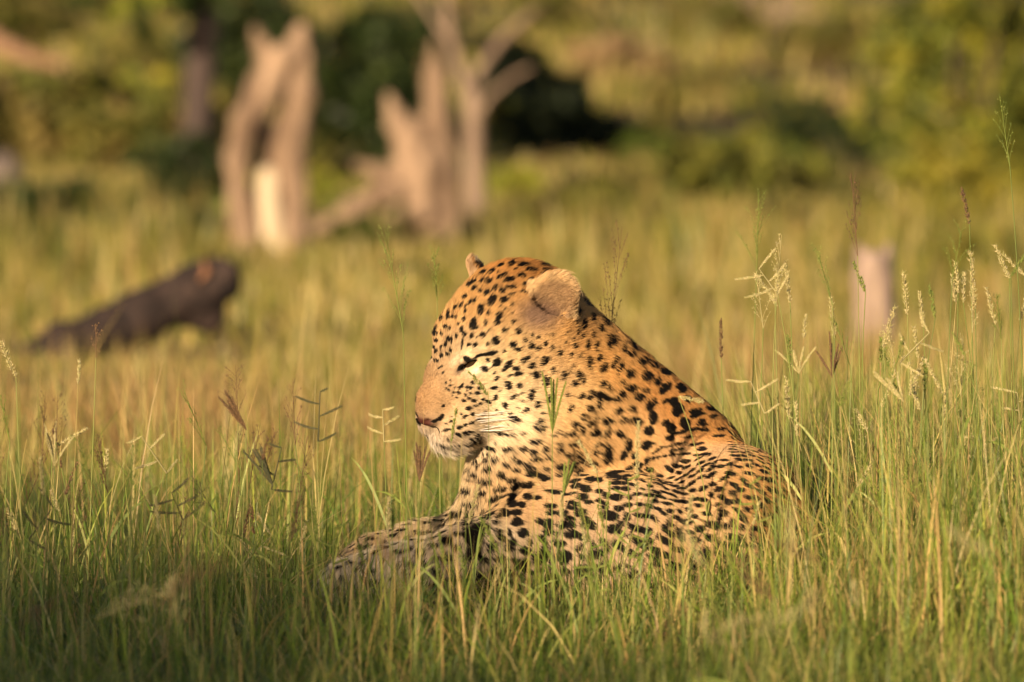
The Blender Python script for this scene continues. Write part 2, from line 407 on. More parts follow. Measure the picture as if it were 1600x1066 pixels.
SP_DATA = {
 (640, 390, .1313): [(715,430,65,22,35),(740,490,35,20,30),(850,400,45,18,10),(915,400,45,35,0),(850,295,45,18,35),(945,290,50,20,35),(1045,350,25,20,40),(1030,295,20,12,50),(825,520,25,18,40),(795,500,12,12,0),(995,480,38,26,80),(900,545,45,26,35),(640,590,35,18,30),(975,600,42,38,60),(945,655,40,42,0),(825,740,60,34,85),(740,905,65,36,80),(915,785,28,16,85),(885,890,42,18,88),(1040,810,40,38,0),(1020,885,38,32,10),(755,630,30,18,60),(705,650,30,14,60),(650,700,20,12,60),(600,690,35,14,60),(650,755,28,12,70),(535,715,30,16,55),(635,850,24,20,80),(605,965,36,17,82),(785,955,20,12,90),(925,980,14,14,0),(855,1030,34,28,90),(570,905,18,12,80),(545,835,20,14,60),(500,825,18,12,40),(450,830,24,22,0),(450,785,24,14,65),(395,770,60,17,60),(370,850,30,18,55),(425,950,30,18,-20),(470,960,20,16,60),(310,960,30,15,55),(305,1025,35,25,0),(640,1030,28,24,90),(725,1045,28,20,90),(550,1045,26,14,85),(505,605,50,16,45),(580,490,45,15,50),(380,1030,20,14,50)],
 (770, 390, .1501): [(315,95,60,16,15),(170,160,40,22,35),(60,180,40,12,20),(295,170,60,22,0),(215,222,22,12,0),(490,135,55,18,-10),(530,160,50,15,-10),(380,222,55,20,-3),(545,218,45,15,-5),(280,284,42,25,-5),(505,268,38,16,5),(50,255,40,18,35),(85,290,50,17,35),(145,335,65,25,12),(375,340,30,28,45),(330,372,38,22,15),(435,390,50,14,50),(170,410,50,17,-3),(80,455,28,26,0),(320,458,50,15,-10),(175,482,30,15,0),(95,545,38,30,0),(182,595,18,22,0),(290,545,25,10,-35),(335,572,15,12,0),(260,595,24,10,-25),(55,615,10,10,0),(105,635,16,10,-40),(195,685,22,12,-50),(50,710,42,28,0),(35,770,38,32,0),(192,770,26,26,0),(270,745,20,10,-45),(100,860,22,24,0),(240,868,30,30,0),(330,855,20,14,-60),(385,905,18,18,0),(450,930,22,14,-60),(535,890,12,14,0),(600,900,10,10,0),(15,962,32,42,0),(185,1003,30,28,0),(310,957,22,22,0),(372,1012,24,36,0),(523,992,18,26,0),(592,1030,18,28,0),(235,1055,32,20,0),(445,1045,20,20,0),(735,890,10,16,0),(735,980,10,18,0),(935,310,55,38,-30),(920,400,60,28,55),(860,540,60,20,85),(985,375,25,25,0),(970,535,36,45,0),(1015,545,16,28,0),(1045,475,32,28,-20),(895,670,42,14,88),(1025,700,42,24,88),(935,790,55,20,80),(868,855,40,15,85),(848,770,24,8,90),(1018,885,36,15,90),(912,910,26,12,90),(810,942,20,12,90),(962,1000,55,17,82),(1055,1010,55,14,78),(818,1015,22,11,90),(852,1010,24,8,85)],
 (640, 520, .1313): [(320,115,24,17,40),(455,92,32,17,90),(548,75,42,15,80),(645,75,65,22,85),(730,95,70,20,90),(765,160,28,20,0),(690,160,22,14,30),(1000,105,50,46,0),(910,148,22,12,90),(790,65,12,10,0),(425,160,32,14,80),(375,190,30,12,70),(495,110,40,8,90),(285,190,20,13,0),(315,240,24,13,60),(487,228,24,15,-60),(450,270,25,16,-40),(375,288,22,21,0),(315,345,28,20,0),(375,415,14,12,0),(340,432,12,8,0),(388,482,14,9,0),(620,130,40,10,88),(610,190,30,8,88),(955,258,60,26,15),(912,335,26,20,-50),(1020,362,50,40,60),(878,445,48,24,-25),(960,415,10,10,0),(992,487,18,10,40),(1012,552,30,17,40),(735,602,24,15,-55),(990,660,45,16,10),(710,658,22,17,-40),(812,665,28,14,-30),(790,722,32,18,-10),(1000,775,36,20,65),(668,668,34,10,-75),(710,722,22,12,-45),(618,635,26,9,85),(580,662,20,13,-60),(575,718,26,16,-30),(650,738,24,12,-45),(692,780,26,14,-25),(750,810,28,16,-10),(632,808,24,14,-20),(855,795,18,16,0),(918,825,34,18,-25),(822,842,18,16,0),(550,772,14,8,0),(518,715,14,10,0),(478,635,14,10,0),(425,602,12,12,0),(480,575,12,9,0),(428,665,12,10,0),(458,690,10,8,0),(505,750,10,8,0),(525,660,10,10,0),(395,872,20,13,35),(688,900,34,22,20),(735,970,22,17,10),(645,998,34,16,25),(602,968,14,8,40),(770,870,24,9,5),(545,925,12,7,0),(805,1025,30,8,15),(495,992,12,8,0),(885,940,16,7,15),(1020,915,20,7,0),(1060,690,18,8,30),
     (690,325,60,30,-35),(600,420,50,22,50),(740,350,60,12,10),(800,290,50,9,25),(850,270,40,16,5),(365,1005,42,26,50),(310,1045,50,16,20)],
 (770, 540, .1313): [(428,20,42,25,-75),(265,75,40,30,30),(110,78,18,18,0),(510,68,34,22,85),(678,35,32,22,88),(768,100,35,24,88),(900,122,34,17,88),(1000,132,34,14,65),(35,205,56,38,85),(165,235,50,34,45),(115,295,38,15,35),(335,190,30,28,0),(385,160,25,26,-60),(488,162,12,14,0),(575,195,36,48,0),(610,180,28,38,0),(428,252,45,28,30),(252,288,38,26,10),(272,348,42,26,20),(180,365,36,12,30),(482,358,36,46,0),(412,352,14,12,0),(680,308,44,17,88),(808,365,45,26,90),(992,358,34,48,0),(935,458,38,32,40),(1045,425,38,18,60),(895,325,20,10,80),(920,250,40,6,80),(135,452,22,20,0),(168,482,34,44,0),(290,482,28,30,0),(600,435,36,62,0),(440,545,36,18,-15),(330,568,14,12,0),(425,612,32,44,0),(225,595,42,13,22),(210,630,30,8,15),(645,635,46,34,80),(858,590,32,14,50),(1020,590,44,30,45),(125,708,30,34,0),(330,660,14,13,0),(505,682,32,14,0),(500,725,30,16,0),(888,740,62,15,42),(375,755,36,18,20),(328,778,20,14,0),(565,798,26,15,20),(275,735,18,8,0),(215,858,55,30,0),(665,810,20,24,0),(685,775,10,20,0),(518,888,34,26,0),(480,915,24,20,0),(455,965,30,18,25),(930,918,50,28,5),(1030,828,34,32,0),(1055,865,16,16,0),(545,980,66,22,25),(1025,985,42,28,60),(900,1020,56,24,40),(800,1040,45,9,35),(740,1005,24,20,0),(680,1045,36,20,15),(320,1028,50,14,3),(60,1028,80,16,-3),(180,1040,60,16,0),(25,770,28,8,5),(85,805,14,9,0),(190,795,36,8,20),(125,920,20,7,0)],
 (640, 640, .1501): [(570,75,24,16,10),(640,50,26,14,20),(425,120,20,10,25),(370,142,14,8,0),(510,182,30,16,10),(390,205,60,9,10),(575,160,30,12,25),(640,135,30,10,25),(570,235,60,10,12),(490,248,24,10,0),(370,265,10,8,0),(320,262,8,8,0),(320,342,10,12,0),(345,385,12,8,0),(480,305,10,8,0),(640,315,65,26,-22),(580,345,30,18,-25),(670,265,40,14,-20),(820,385,60,18,-12),(995,390,50,22,8),(1050,475,24,14,0),(870,490,30,26,-15),(785,498,30,17,0),(690,510,20,14,0),(710,555,14,11,0),(800,435,34,9,0),(630,585,24,14,50),(800,590,42,25,-5),(980,545,32,20,-10),(675,645,42,27,-5),(545,715,38,18,40),(940,655,40,30,-40),(780,722,70,27,-8),(1045,725,38,25,0),(580,808,62,32,-3),(735,845,62,25,8),(935,810,55,28,0),(455,895,45,10,60),(455,965,65,28,38),(640,960,78,25,-5),(895,915,70,24,10),(1045,900,40,22,0),(870,335,14,12,0),(960,470,14,9,0),(300,305,60,5,-25),(430,338,70,5,0),(540,335,50,8,5)],
 (880, 430, .1689): [(280,190,36,27,-30),(385,255,28,26,-50),(375,305,22,30,0),(145,358,38,15,88),(262,385,38,22,-75),(362,410,50,22,-65),(332,485,22,34,0),(182,465,54,22,78),(480,430,66,20,70),(555,475,26,42,0),(540,330,55,30,-40),(605,395,24,20,0),(680,515,42,24,-30),(120,525,36,13,80),(250,552,32,15,88),(158,575,26,11,88),(428,580,48,30,-55),(398,640,22,38,0),(540,645,50,20,85),(610,610,24,34,0),(630,655,24,24,0),(605,705,32,26,60),(718,615,40,40,0),(775,570,32,18,-45),(205,655,52,17,82),(288,655,52,17,80),(70,600,18,10,90),(75,660,20,11,90),(108,660,22,8,90),(48,745,30,13,90),(128,752,28,12,70),(308,762,40,18,70),(218,815,58,18,-85),(450,790,62,20,60),(342,850,50,24,55),(508,825,34,20,60),(720,770,52,30,15),(715,810,30,10,40),(830,705,30,26,0),(885,715,30,34,0),(925,660,50,24,-35),(875,590,28,18,-30),(825,805,38,30,10),(595,890,42,32,60),(630,890,24,8,45),(525,975,28,14,50),(480,880,40,7,75),(752,915,52,44,25),(925,815,26,18,0),(1005,830,28,32,0),(935,880,56,30,-12),(968,765,16,9,0),(855,965,42,40,30),(1050,920,20,32,0),(610,1025,48,34,5),(338,992,36,22,50),(400,1030,34,15,90),(940,1030,54,36,40),(745,1050,40,22,10),(1045,785,22,26,0),(760,470,50,16,-35),(700,440,60,12,-42),(380,180,60,14,-40)],
 (960, 540, .1689): [(135,372,50,30,3),(50,440,36,34,10),(268,402,42,28,15),(212,460,45,32,0),(430,415,28,28,0),(480,370,40,32,50),(590,365,38,24,25),(620,400,40,28,25),(722,362,32,30,-25),(670,485,34,28,0),(540,510,42,40,0),(465,510,32,18,40),(785,455,24,28,0),(845,450,40,40,-30),(600,270,40,26,-20),(660,255,34,22,-30),(325,535,66,48,45),(580,590,58,48,60),(140,568,36,26,15),(20,590,36,36,0),(65,672,40,17,45),(145,668,40,18,35),(205,695,34,40,0),(350,660,38,60,0),(465,710,40,18,35),(740,595,60,20,10),(755,635,70,17,14),(890,575,55,18,-10),(900,645,40,14,0),(640,710,45,48,0),(515,760,44,46,0),(795,690,36,18,10),(800,725,50,10,0),(315,785,46,40,0),(505,850,38,24,0),(700,770,90,13,5),(820,770,40,16,0),(600,800,70,12,12),(30,800,44,28,-20),(120,920,36,70,0),(85,1000,55,30,60),(290,915,50,36,0),(345,900,24,12,0),(400,960,60,10,35),(570,960,80,10,8),(750,910,70,12,10),(800,955,40,20,0),(600,900,60,9,10),(480,930,60,9,10),(840,1010,40,14,0),(760,1015,40,9,0),(640,1000,60,9,5),(500,1010,70,9,10),(680,840,60,8,8),(960,830,60,10,3),(980,760,50,12,0),(350,1040,60,10,15)],
 (780, 640, .1876): [(270,250,55,18,0),(600,105,36,20,5),(665,45,25,25,0),(740,105,28,20,25),(785,70,24,20,25),(890,85,52,26,0),(1015,70,34,14,40),(785,185,40,30,10),(665,155,30,20,60),(575,185,38,18,45),(890,175,42,20,55),(975,190,45,22,30),(415,210,26,26,0),(605,260,52,20,22),(475,270,26,14,0),(475,320,28,20,0),(45,310,40,18,0),(175,308,32,17,0),(255,335,32,22,20),(355,315,24,30,0),(810,280,34,14,25),(875,285,26,22,0),(885,375,38,60,0),(905,320,28,16,60),(1025,380,40,26,30),(120,375,40,10,0),(275,395,42,20,0),(385,385,30,17,0),(135,418,28,15,0),(30,435,32,16,0),(560,365,40,16,5),(640,360,36,17,30),(670,410,30,18,15),(795,345,28,16,20),(755,440,36,22,15),(600,440,36,20,20),(485,468,38,24,5),(645,495,36,20,0),(210,440,32,14,0),(125,490,30,16,0),(240,485,40,18,0),(375,485,28,14,0),(235,530,36,18,0),(300,535,32,20,0),(115,572,60,17,3),(355,570,40,24,0),(475,540,30,18,0),(15,535,30,30,0),(125,640,44,22,35),(220,630,40,26,0),(610,595,40,12,10),(620,635,36,15,15),(705,660,42,22,-10),(740,585,36,18,0),(820,590,30,14,0),(670,545,50,9,0),(680,725,38,22,0),(935,560,55,24,-8),(985,570,50,10,0),(980,612,60,12,0),(955,655,36,14,0),(1035,660,30,16,0),(970,520,50,10,0),(15,645,30,28,0),(90,720,40,14,0),(225,730,34,20,0),(310,735,30,14,0),(575,700,50,9,10),(470,690,45,12,0),(410,680,40,9,0),(575,770,30,14,20),(560,800,18,22,0),(620,785,24,14,-20),(600,815,26,12,10),(815,680,24,14,0),(820,755,24,14,0),(965,730,48,22,0),(870,715,22,20,0),(95,780,34,30,0),(180,795,28,20,0),(415,800,50,14,0),(665,855,42,26,15),(420,855,30,18,0),(735,770,30,12,0),(865,795,24,26,0),(905,880,65,32,-10),(985,820,40,20,0),(30,860,40,24,0),(130,855,40,18,0),(520,860,40,24,0),(1050,890,24,30,0),(395,940,40,30,0),(580,905,36,14,0),(520,955,42,26,0),(600,955,20,22,0),(320,920,24,18,0),(710,940,36,45,0),(770,960,20,28,0),(400,1010,40,24,0),(190,1020,40,30,0),(140,930,40,30,0),(930,990,40,30,0),(590,1030,55,30,0)],
 # large solid marks on the near foreleg
 (0, 0, 1.0): [(740,835,15,13,60),(715,800,8,5,20),(735,862,14,9,40),(700,842,8,6,0),(672,833,7,6,0),(765,850,10,6,60),(795,850,9,6,40),(700,868,9,7,0),(735,893,10,9,0),(660,860,7,5,0),(770,890,9,8,0),(640,838,5,3,0),(690,900,9,8,0),(655,892,7,6,0),(625,880,5,3,0),(600,872,4,2.5,0),(615,898,5,3,0),(585,888,4,3,0),(570,900,5,3,0),(845,870,13,9,20),(880,868,10,8,0),(815,880,9,8,0),(860,905,12,9,0),(910,890,12,8,0)],
}
# the coat as a scalar: 1 inside a dark mark, 0 outside, crossing 0.5 at its edge
kd = KDTree(len(LV))
for i, v in enumerate(LV): kd.insert(v, i)
kd.balance()
spot = np.zeros(len(LV))
SRIGHT = V3(1, 0, 0); SUP = V3(0, SP, CP)
wb1 = wob(LV, 420, 11); wb2 = wob(LV, 900, 12)

def add_mark(ctr, r1, r2, ax, up, soft=1.0, reach=1.6, nref=None):
    R = max(r1, r2)
    ids = [i for (_, i, _) in kd.find_range(ctr, R * reach * 1.6 + .003)]
    if not ids: return
    ids = np.array(ids); d = LV[ids] - np.asarray(ctr)
    if nref is not None:
        ok = LN[ids] @ nref > -0.2; ids = ids[ok]; d = d[ok]
    e = np.sqrt((d @ ax / r1) ** 2 + (d @ up / r2) ** 2) + .08 * wb1[ids] + .04 * wb2[ids]
    s = np.clip(.5 + (1 - e) * .9 * soft, 0, 1)
    spot[ids] = np.maximum(spot[ids], s)

hand = []; hsrc = []
for (ox, oy, sc), lst in SP_DATA.items():
    for (x, y, rx, ry, a) in lst:
        px, py = ox + x * sc, oy + y * sc
        d = P(px, py, -3.0) - CAM
        h, n, _, _ = bvh.ray_cast(Vector(CAM), Vector(d / np.linalg.norm(d)))
        if h is None: continue
        m = K * np.linalg.norm(np.array(h) - CAM) * sc * (1.17 if py > 715 and px > 770 else 1.0)
        ca, sa = math.cos(math.radians(a)), math.sin(math.radians(a))
        ax, up = SRIGHT * ca + SUP * sa, SUP * ca - SRIGHT * sa
        if any(k != (ox, oy) and (h - g).length < .0058 for k, g in hsrc): continue      # the same mark read twice
        hsrc.append(((ox, oy), h))
        add_mark(h, rx * m * 1.10 + .0006, ry * m * 1.10 + .0006, ax, up, nref=np.array(n))
        hand.append(h)

# where the photograph shows no mark clearly, marks by size and spacing of that part of the coat
pix = PIX(LV)
RECT = [(640, 390, 930, 550), (640, 520, 910, 680), (640, 640, 800, 800), (880, 430, 1060, 610), (960, 540, 1140, 715), (780, 640, 975, 832)]
inr = np.zeros(len(LV), bool)
for r in RECT: inr |= (pix[:, 0] > r[0]) & (pix[:, 0] < r[2]) & (pix[:, 1] > r[1]) & (pix[:, 1] < r[3])
cand = np.ones(len(LV), bool)
toc = CAM - LV; toc /= np.linalg.norm(toc, axis=1, keepdims=True)
facing = (LN * toc).sum(1)
for i in np.flatnonzero(inr & (facing > 0.05)):
    o = Vector(LV[i] + LN[i] * .004)
    if bvh.ray_cast(o, Vector(toc[i]))[0] is None: cand[i] = False
free = np.flatnonzero(cand & (LV[:, 2] > .0))
RNG.shuffle(free)
placed = KDTree(6000); pts = []
from collections import defaultdict
cell = defaultdict(list); CS = .03
def near(p, r):
    k = tuple((p // CS).astype(int)); s = int(math.ceil(r / CS))
    for i in range(-s, s + 1):
        for j in range(-s, s + 1):
            for l in range(-s, s + 1):
                for q in cell.get((k[0] + i, k[1] + j, k[2] + l), ()):
                    if ((p - q) ** 2).sum() < r * r: return True
    return False
for h in hand: cell[tuple((np.array(h) // CS).astype(int))].append(np.array(h))
headc = H(-.05, 0, -.01)
nmark = 0
for i in free:
    p = LV[i]; n = LN[i]
    dh = np.linalg.norm(p - headc)
    if dh < .17:
        if np.linalg.norm(p - NOSE) < .09: continue
        gap, r, ros = .0155, .0042, False
    elif p[0] < -.09 and p[2] < .16: gap, r, ros = .017, .0055, False
    elif p[2] > .17 and p[0] > .10 and n[2] > .05: gap, r, ros = .0140, .0058, False
    else: gap, r, ros = .0212, .0076, True
    if near(p, gap): continue
    cell[tuple((p // CS).astype(int))].append(p)
    t = V3(.9, .1, -.25) + RNG.normal(size=3) * .25
    t -= n * (t @ n); t /= np.linalg.norm(t); b = np.cross(n, t)
    nmark += 1
    if ros and RNG.random() < .55:
        k = RNG.integers(3, 5); a0 = RNG.uniform(0, 6.28); rr = RNG.uniform(.0085, .0105)
        for j in range(k):
            a = a0 + j * 6.28 / k * .9 + RNG.normal() * .12
            c = p + rr * (1.2 * t * math.cos(a) + .9 * b * math.sin(a))
            tt = -t * math.sin(a) + b * math.cos(a)
            add_mark(c, r * RNG.uniform(.9, 1.3), r * RNG.uniform(.55, .85), tt, np.cross(n, tt), nref=n)
    else:
        add_mark(p, r * RNG.uniform(1.15, 1.9), r * RNG.uniform(.65, 1.0), t, b, nref=n)

# nose leather, dark lips, ear backs
def blob(c, r): return np.clip(1.5 - np.linalg.norm((LV - c) / r, axis=1), 0, 1)
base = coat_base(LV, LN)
ln = (LV - HO) @ HM / HS                                       # head-local coordinates
inhead = np.linalg.norm(LV - headc, axis=1) < .26
def mixc(c, m): 
    global base
    base = base * (1 - m[:, None]) + np.array(c) * m[:, None]
nose_m = np.clip(1.6 - np.linalg.norm((ln - V3(.110, 0, -.0675)) / V3(.013, .021, .0105), axis=1), 0, 1)
mixc((.07, .022, .016), nose_m)
eye_white = np.clip(1.5 - np.linalg.norm((ln - V3(.030, .040, -.009)) / V3(.016, .014, .008), axis=1), 0, 1) + np.clip(1.5 - np.linalg.norm((ln - V3(.030, -.040, -.009)) / V3(.016, .014, .008), axis=1), 0, 1)
mixc((.70, .56, .40), np.clip(eye_white, 0, 1) * .5)
earm = np.zeros(len(LV))
for s in (-1, 1):
    axs = axes_from((-.22, .62 * s, .85), (.70, .62 * s, .05))
    q = (ln - V3(-.104, .074 * s, .050)) @ axs
    near_ear = (np.linalg.norm(q / V3(.066, .048, .032), axis=1) < 1)
    nl = LN @ HM @ axs
    back = near_ear & (nl[:, 2] < -.25) & inhead
    front = near_ear & (q[:, 2] > -.012) & inhead & (nl[:, 2] > .15)
    tipn_ = np.clip((q[:, 0] - .022) / .012, 0, 1)
    bb = np.where(back, 1.0, 0.0)
    base[back] = (np.where(((q[:, 0] > -.005) & (q[:, 0] < .030))[:, None], V3(.02, .014, .01), V3(.62, .46, .27)))[back]
    spot[back] *= .0
    inn = np.clip((-q[:, 0] + .004) / .02, 0, 1) * np.clip(1.35 - np.abs(q[:, 1]) / .026, 0, 1)
    ic = V3(.42, .27, .15) * (1 - inn[:, None]) + V3(.22, .135, .095) * inn[:, None]
    rim = np.clip((np.linalg.norm(q[:, :2] / V3(.056, .040), axis=1) - .72) / .2, 0, 1)[:, None] * (q[:, :1] > -.02)
    ic = ic * (1 - rim) + V3(.66, .46, .25) * rim
    base[front] = ic[front]
    spot[front] *= .15
    earm[front] = 1
d_ = P(838, 494, -3.0) - CAM; EB = np.array(bvh.ray_cast(Vector(CAM), Vector(d_ / np.linalg.norm(d_)))[0])
eb_m = np.clip(1.45 - np.linalg.norm((LV - EB) / V3(.034, .04, .026), axis=1), 0, 1) * inhead
mixc((.22, .135, .10), eb_m * .9)
spot = spot * (1 - np.clip(eb_m * 1.6, 0, 1))
def px_blob(px, py, rx, ry, ang, col, st):
    d = P(px, py, -3.0) - CAM; h = bvh.ray_cast(Vector(CAM), Vector(d / np.linalg.norm(d)))[0]
    if h is None: return
    m = K * np.linalg.norm(np.array(h) - CAM); q = LV - np.array(h)
    ca_, sa_ = math.cos(math.radians(ang)), math.sin(math.radians(ang))
    u_, v_ = q @ (SRIGHT * ca_ + SUP * sa_), q @ (SUP * ca_ - SRIGHT * sa_)
    k_ = np.clip(1.5 - np.sqrt((u_ / (rx * m)) ** 2 + (v_ / (ry * m)) ** 2), 0, 1) * (np.linalg.norm(q, axis=1) < .045)
    mixc(col, k_ * st)
px_blob(712, 564, 11, 6, 45, (.76, .62, .46), .7)      # pale fur before and round the eye
px_blob(748, 579, 15, 4.5, 28, (.84, .74, .58), .85)
px_blob(738, 549, 18, 4, 14, (.76, .62, .44), .7)
px_blob(716, 581, 7, 4, 35, (.10, .055, .045), .85)      # dark inner corner and lid rims
px_blob(731, 566, 11, 3.2, 22, (.04, .022, .02), .9)
def coat_col(b, s):
    m = np.clip((s - .5) * 12 + .5, 0, 1)[:, None]
    return b * (1 - m) + np.array([.008, .006, .005]) * m
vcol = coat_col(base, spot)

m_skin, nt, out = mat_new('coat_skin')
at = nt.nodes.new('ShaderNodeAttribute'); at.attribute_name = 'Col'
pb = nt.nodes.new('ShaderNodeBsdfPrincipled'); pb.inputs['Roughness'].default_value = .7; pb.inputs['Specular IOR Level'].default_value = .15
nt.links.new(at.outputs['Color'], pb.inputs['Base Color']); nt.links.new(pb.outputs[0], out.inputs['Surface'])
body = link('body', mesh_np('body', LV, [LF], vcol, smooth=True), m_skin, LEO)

# --- fur
tri = np.concatenate([LF[:, [0, 1, 2]], LF[:, [0, 2, 3]]])
ta = np.linalg.norm(np.cross(LV[tri[:, 1]] - LV[tri[:, 0]], LV[tri[:, 2]] - LV[tri[:, 0]]), axis=1) / 2
tfac = facing[tri].mean(1); tz = LV[tri][:, :, 2].mean(1)
dens = np.where(tfac > -.25, 1.0, .18) * np.where(tz > .01, 1, 0)
thd = np.linalg.norm(LV[tri].mean(1) - headc, axis=1)
dens *= np.where(thd < .2, 1.9, 1.0)
w = ta * dens
NF = 420000
pick = RNG.choice(len(tri), NF, p=w / w.sum())
u = RNG.random((NF, 2)); fl = u.sum(1) > 1; u[fl] = 1 - u[fl]
bw = np.stack([1 - u.sum(1), u[:, 0], u[:, 1]], 1)
T = tri[pick]
fp = (LV[T] * bw[..., None]).sum(1)
fn = (LN[T] * bw[..., None]).sum(1); fn /= np.linalg.norm(fn, axis=1, keepdims=True) + 1e-9
fs = (spot[T] * bw).sum(1); fb = (base[T] * bw[..., None]).sum(1); fe = (earm[T] * bw).sum(1)
fl_ = (fp - HO) @ HM / HS
dh = np.linalg.norm(fp - headc, axis=1)
dn = np.linalg.norm(fp - NOSE, axis=1)
hw = np.clip((.21 - dh) / .06, 0, 1)
# lie of the coat
d_head = fp - (NOSE + HM @ V3(.02, 0, .01))
d_head /= np.linalg.norm(d_head, axis=1, keepdims=True)
d_body = np.tile(V3(.75, .1, -.55), (NF, 1))
lw = np.clip((.02 - fp[:, 0]) / .16, 0, 1)[:, None] * np.clip((.26 - fp[:, 2]) / .1, 0, 1)[:, None]
d_body = d_body * (1 - lw) + V3(-.35, -.1, -.75) * lw
dirv = d_head * hw[:, None] + d_body * (1 - hw[:, None]) + RNG.normal(size=(NF, 3)) * .11
dirv -= fn * (dirv * fn).sum(1)[:, None]; dirv /= np.linalg.norm(dirv, axis=1, keepdims=True) + 1e-9
ln_ = np.where((fp[:, 2] > .24), .0045, .0064)
ln_ = np.where(dh < .22, .003 + .034 * np.clip(dn - .04, 0, .17), ln_)
chin = (fl_[:, 2] < -.085) & (dh < .24)
ln_ = np.where(chin, np.maximum(ln_, .011), ln_)
ruff = (fl_[:, 0] < -.06) & (fl_[:, 2] < -.04) & (dh < .26)
ln_ = np.where(ruff, .0095, ln_)
chest = (fp[:, 0] < -.02) & (fp[:, 2] < .32) & (dh > .2)
ln_ = np.where(chest, .0105, ln_)
noz = (np.linalg.norm((fl_ - V3(.106, 0, -.066)) / V3(.016, .026, .014), axis=1) < 1)
ln_ = np.where(noz, .0006, ln_)
eyez = np.minimum(np.linalg.norm(fl_ - V3(.033, .0345, .001), axis=1), np.linalg.norm(fl_ - V3(.033, -.0345, .001), axis=1)) < .017
ln_ = np.where(eyez, .0022, ln_)
ln_ *= RNG.uniform(.65, 1.25, NF)
guard = RNG.random(NF) < .07
ln_ = np.where(guard & (ln_ > .003), ln_ * 1.7, ln_)
lift = np.where(fe > .5, .35, .40) * RNG.uniform(.5, 1.3, NF) * np.where(guard, 1.5, 1)
up_ear = HM @ V3(-.1, .55, .5)
dirv = np.where((fe > .5)[:, None], dirv * .6 + up_ear * .9, dirv)
ln_ = np.where(fe > .5, RNG.uniform(.004, .011, NF), ln_)
ts = np.array([0, .35, .7, 1.0])
FPnt = np.zeros((NF, 4, 3))
for j, t in enumerate(ts):
    FPnt[:, j] = fp + ln_[:, None] * (dirv * t + fn * (lift[:, None] * (t - .55 * t * t)) + V3(0, 0, -.12) * t * t)
rad = .00034 * (1 - ts * .75)
fur_d = bpy.data.hair_curves.new('fur')
fur_d.add_curves([4] * NF)
fur_d.position_data.foreach_set('vector', FPnt.reshape(-1).astype(np.float32))
ra = fur_d.attributes.get('radius') or fur_d.attributes.new('radius', 'FLOAT', 'POINT')
ra.data.foreach_set('value', np.tile(rad, NF).astype(np.float32))
ca = fur_d.attributes.new('hcol', 'FLOAT_COLOR', 'CURVE')
fc = np.ones((NF, 4), np.float32)
fc[:, :3] = coat_col(fb, fs) * (RNG.uniform(.72, 1.28, NF) * (1 + .13 * wob(fp * V3(1, 1, 1.6), 700, 51) + .09 * wob(fp, 210, 52)))[:, None]
ca.data.foreach_set('color', fc.ravel())
m_fur, nt, out = mat_new('fur')
at = nt.nodes.new('ShaderNodeAttribute'); at.attribute_name = 'hcol'
pb = nt.nodes.new('ShaderNodeBsdfPrincipled'); pb.inputs['Roughness'].default_value = .5; pb.inputs['Specular IOR Level'].default_value = .12
tl = nt.nodes.new('ShaderNodeBsdfTranslucent'); mx = nt.nodes.new('ShaderNodeMixShader'); mx.inputs[0].default_value = .12
nt.links.new(at.outputs['Color'], pb.inputs['Base Color']); nt.links.new(at.outputs['Color'], tl.inputs['Color'])
nt.links.new(pb.outputs[0], mx.inputs[1]); nt.links.new(tl.outputs[0], mx.inputs[2]); nt.links.new(mx.outputs[0], out.inputs['Surface'])
fur = link('fur', fur_d, m_fur, LEO); fur['kind'] = 'stuff'

# --- eyes and whiskers
m_eye, nt, out = mat_new('eye'); pb = nt.nodes.new('ShaderNodeBsdfPrincipled')
pb.inputs['Base Color'].default_value = (.03, .016, .008, 1); pb.inputs['Roughness'].default_value = .08
nt.links.new(pb.outputs[0], out.inputs['Surface'])
for s in (1, -1):
    ev, ef = sdf_mesh([ell(H(.0265, .0265 * s, .001), (.0125, .0125, .0125))], .003, 0)
    link('eye', mesh_np('eye', ev, [ef], smooth=True), m_eye, LEO)
m_wh, nt, out = mat_new('whisker'); pb = nt.nodes.new('ShaderNodeBsdfPrincipled')
pb.inputs['Base Color'].default_value = (.8, .76, .7, 1); pb.inputs['Roughness'].default_value = .35
nt.links.new(pb.outputs[0], out.inputs['Surface'])
wr = np.random.default_rng(5)
for s, n in ((1, 15), (-1, 9)):
    for i in range(n):
        f0, u0 = .035 + .028 * wr.random(), -.068 - .030 * wr.random()
        a = H(f0, .052 * s, u0); L = wr.uniform(.09, .17)
        out_ = wr.uniform(.35, .8)
        b = a + HM @ V3(-L * .5, L * .55 * s * out_, -L * .10 + wr.normal() * .006)
        c = a + HM @ V3(-L * 1.0, L * .75 * s * out_, -L * (.05 + .45 * wr.random() ** 2))
        v, f = tubes([(bez(a, b, c, 9), np.linspace(.00055, .00016, 9))], 4)
        link('whisker', mesh_np('whisker', v, [f], smooth=True), m_wh, LEO)

print('EYE', PIX(H(.028,.036,-.005)), 'NOSE', PIX(NOSE), 'EARS', PIX(H(-.122,.082,.048)), PIX(H(-.122,-.082,.048)))
# ================================================================ GROUND
def gz(x, y):
    """height of the ground: falls gently behind the leopard, lies flat, then rises to a far hillside"""
    x = np.asarray(x, float); y = np.asarray(y, float)
    d = y - 0.6
    fall = -0.03 * np.clip(d, 0, 33) + 0.0009 * np.clip(d - 25, 0, 8) ** 2
    hill = 0.0016 * np.clip(y - 84, 0, 1e9) ** 1.7
    near = np.clip((6 - np.abs(y)) / 4, 0, 1)
    lump = .05 * np.sin(x * .9 + y * .31) * np.sin(y * .55 + 1.3) * np.clip((y - 2) / 6, 0, 1)
    return fall + hill + lump

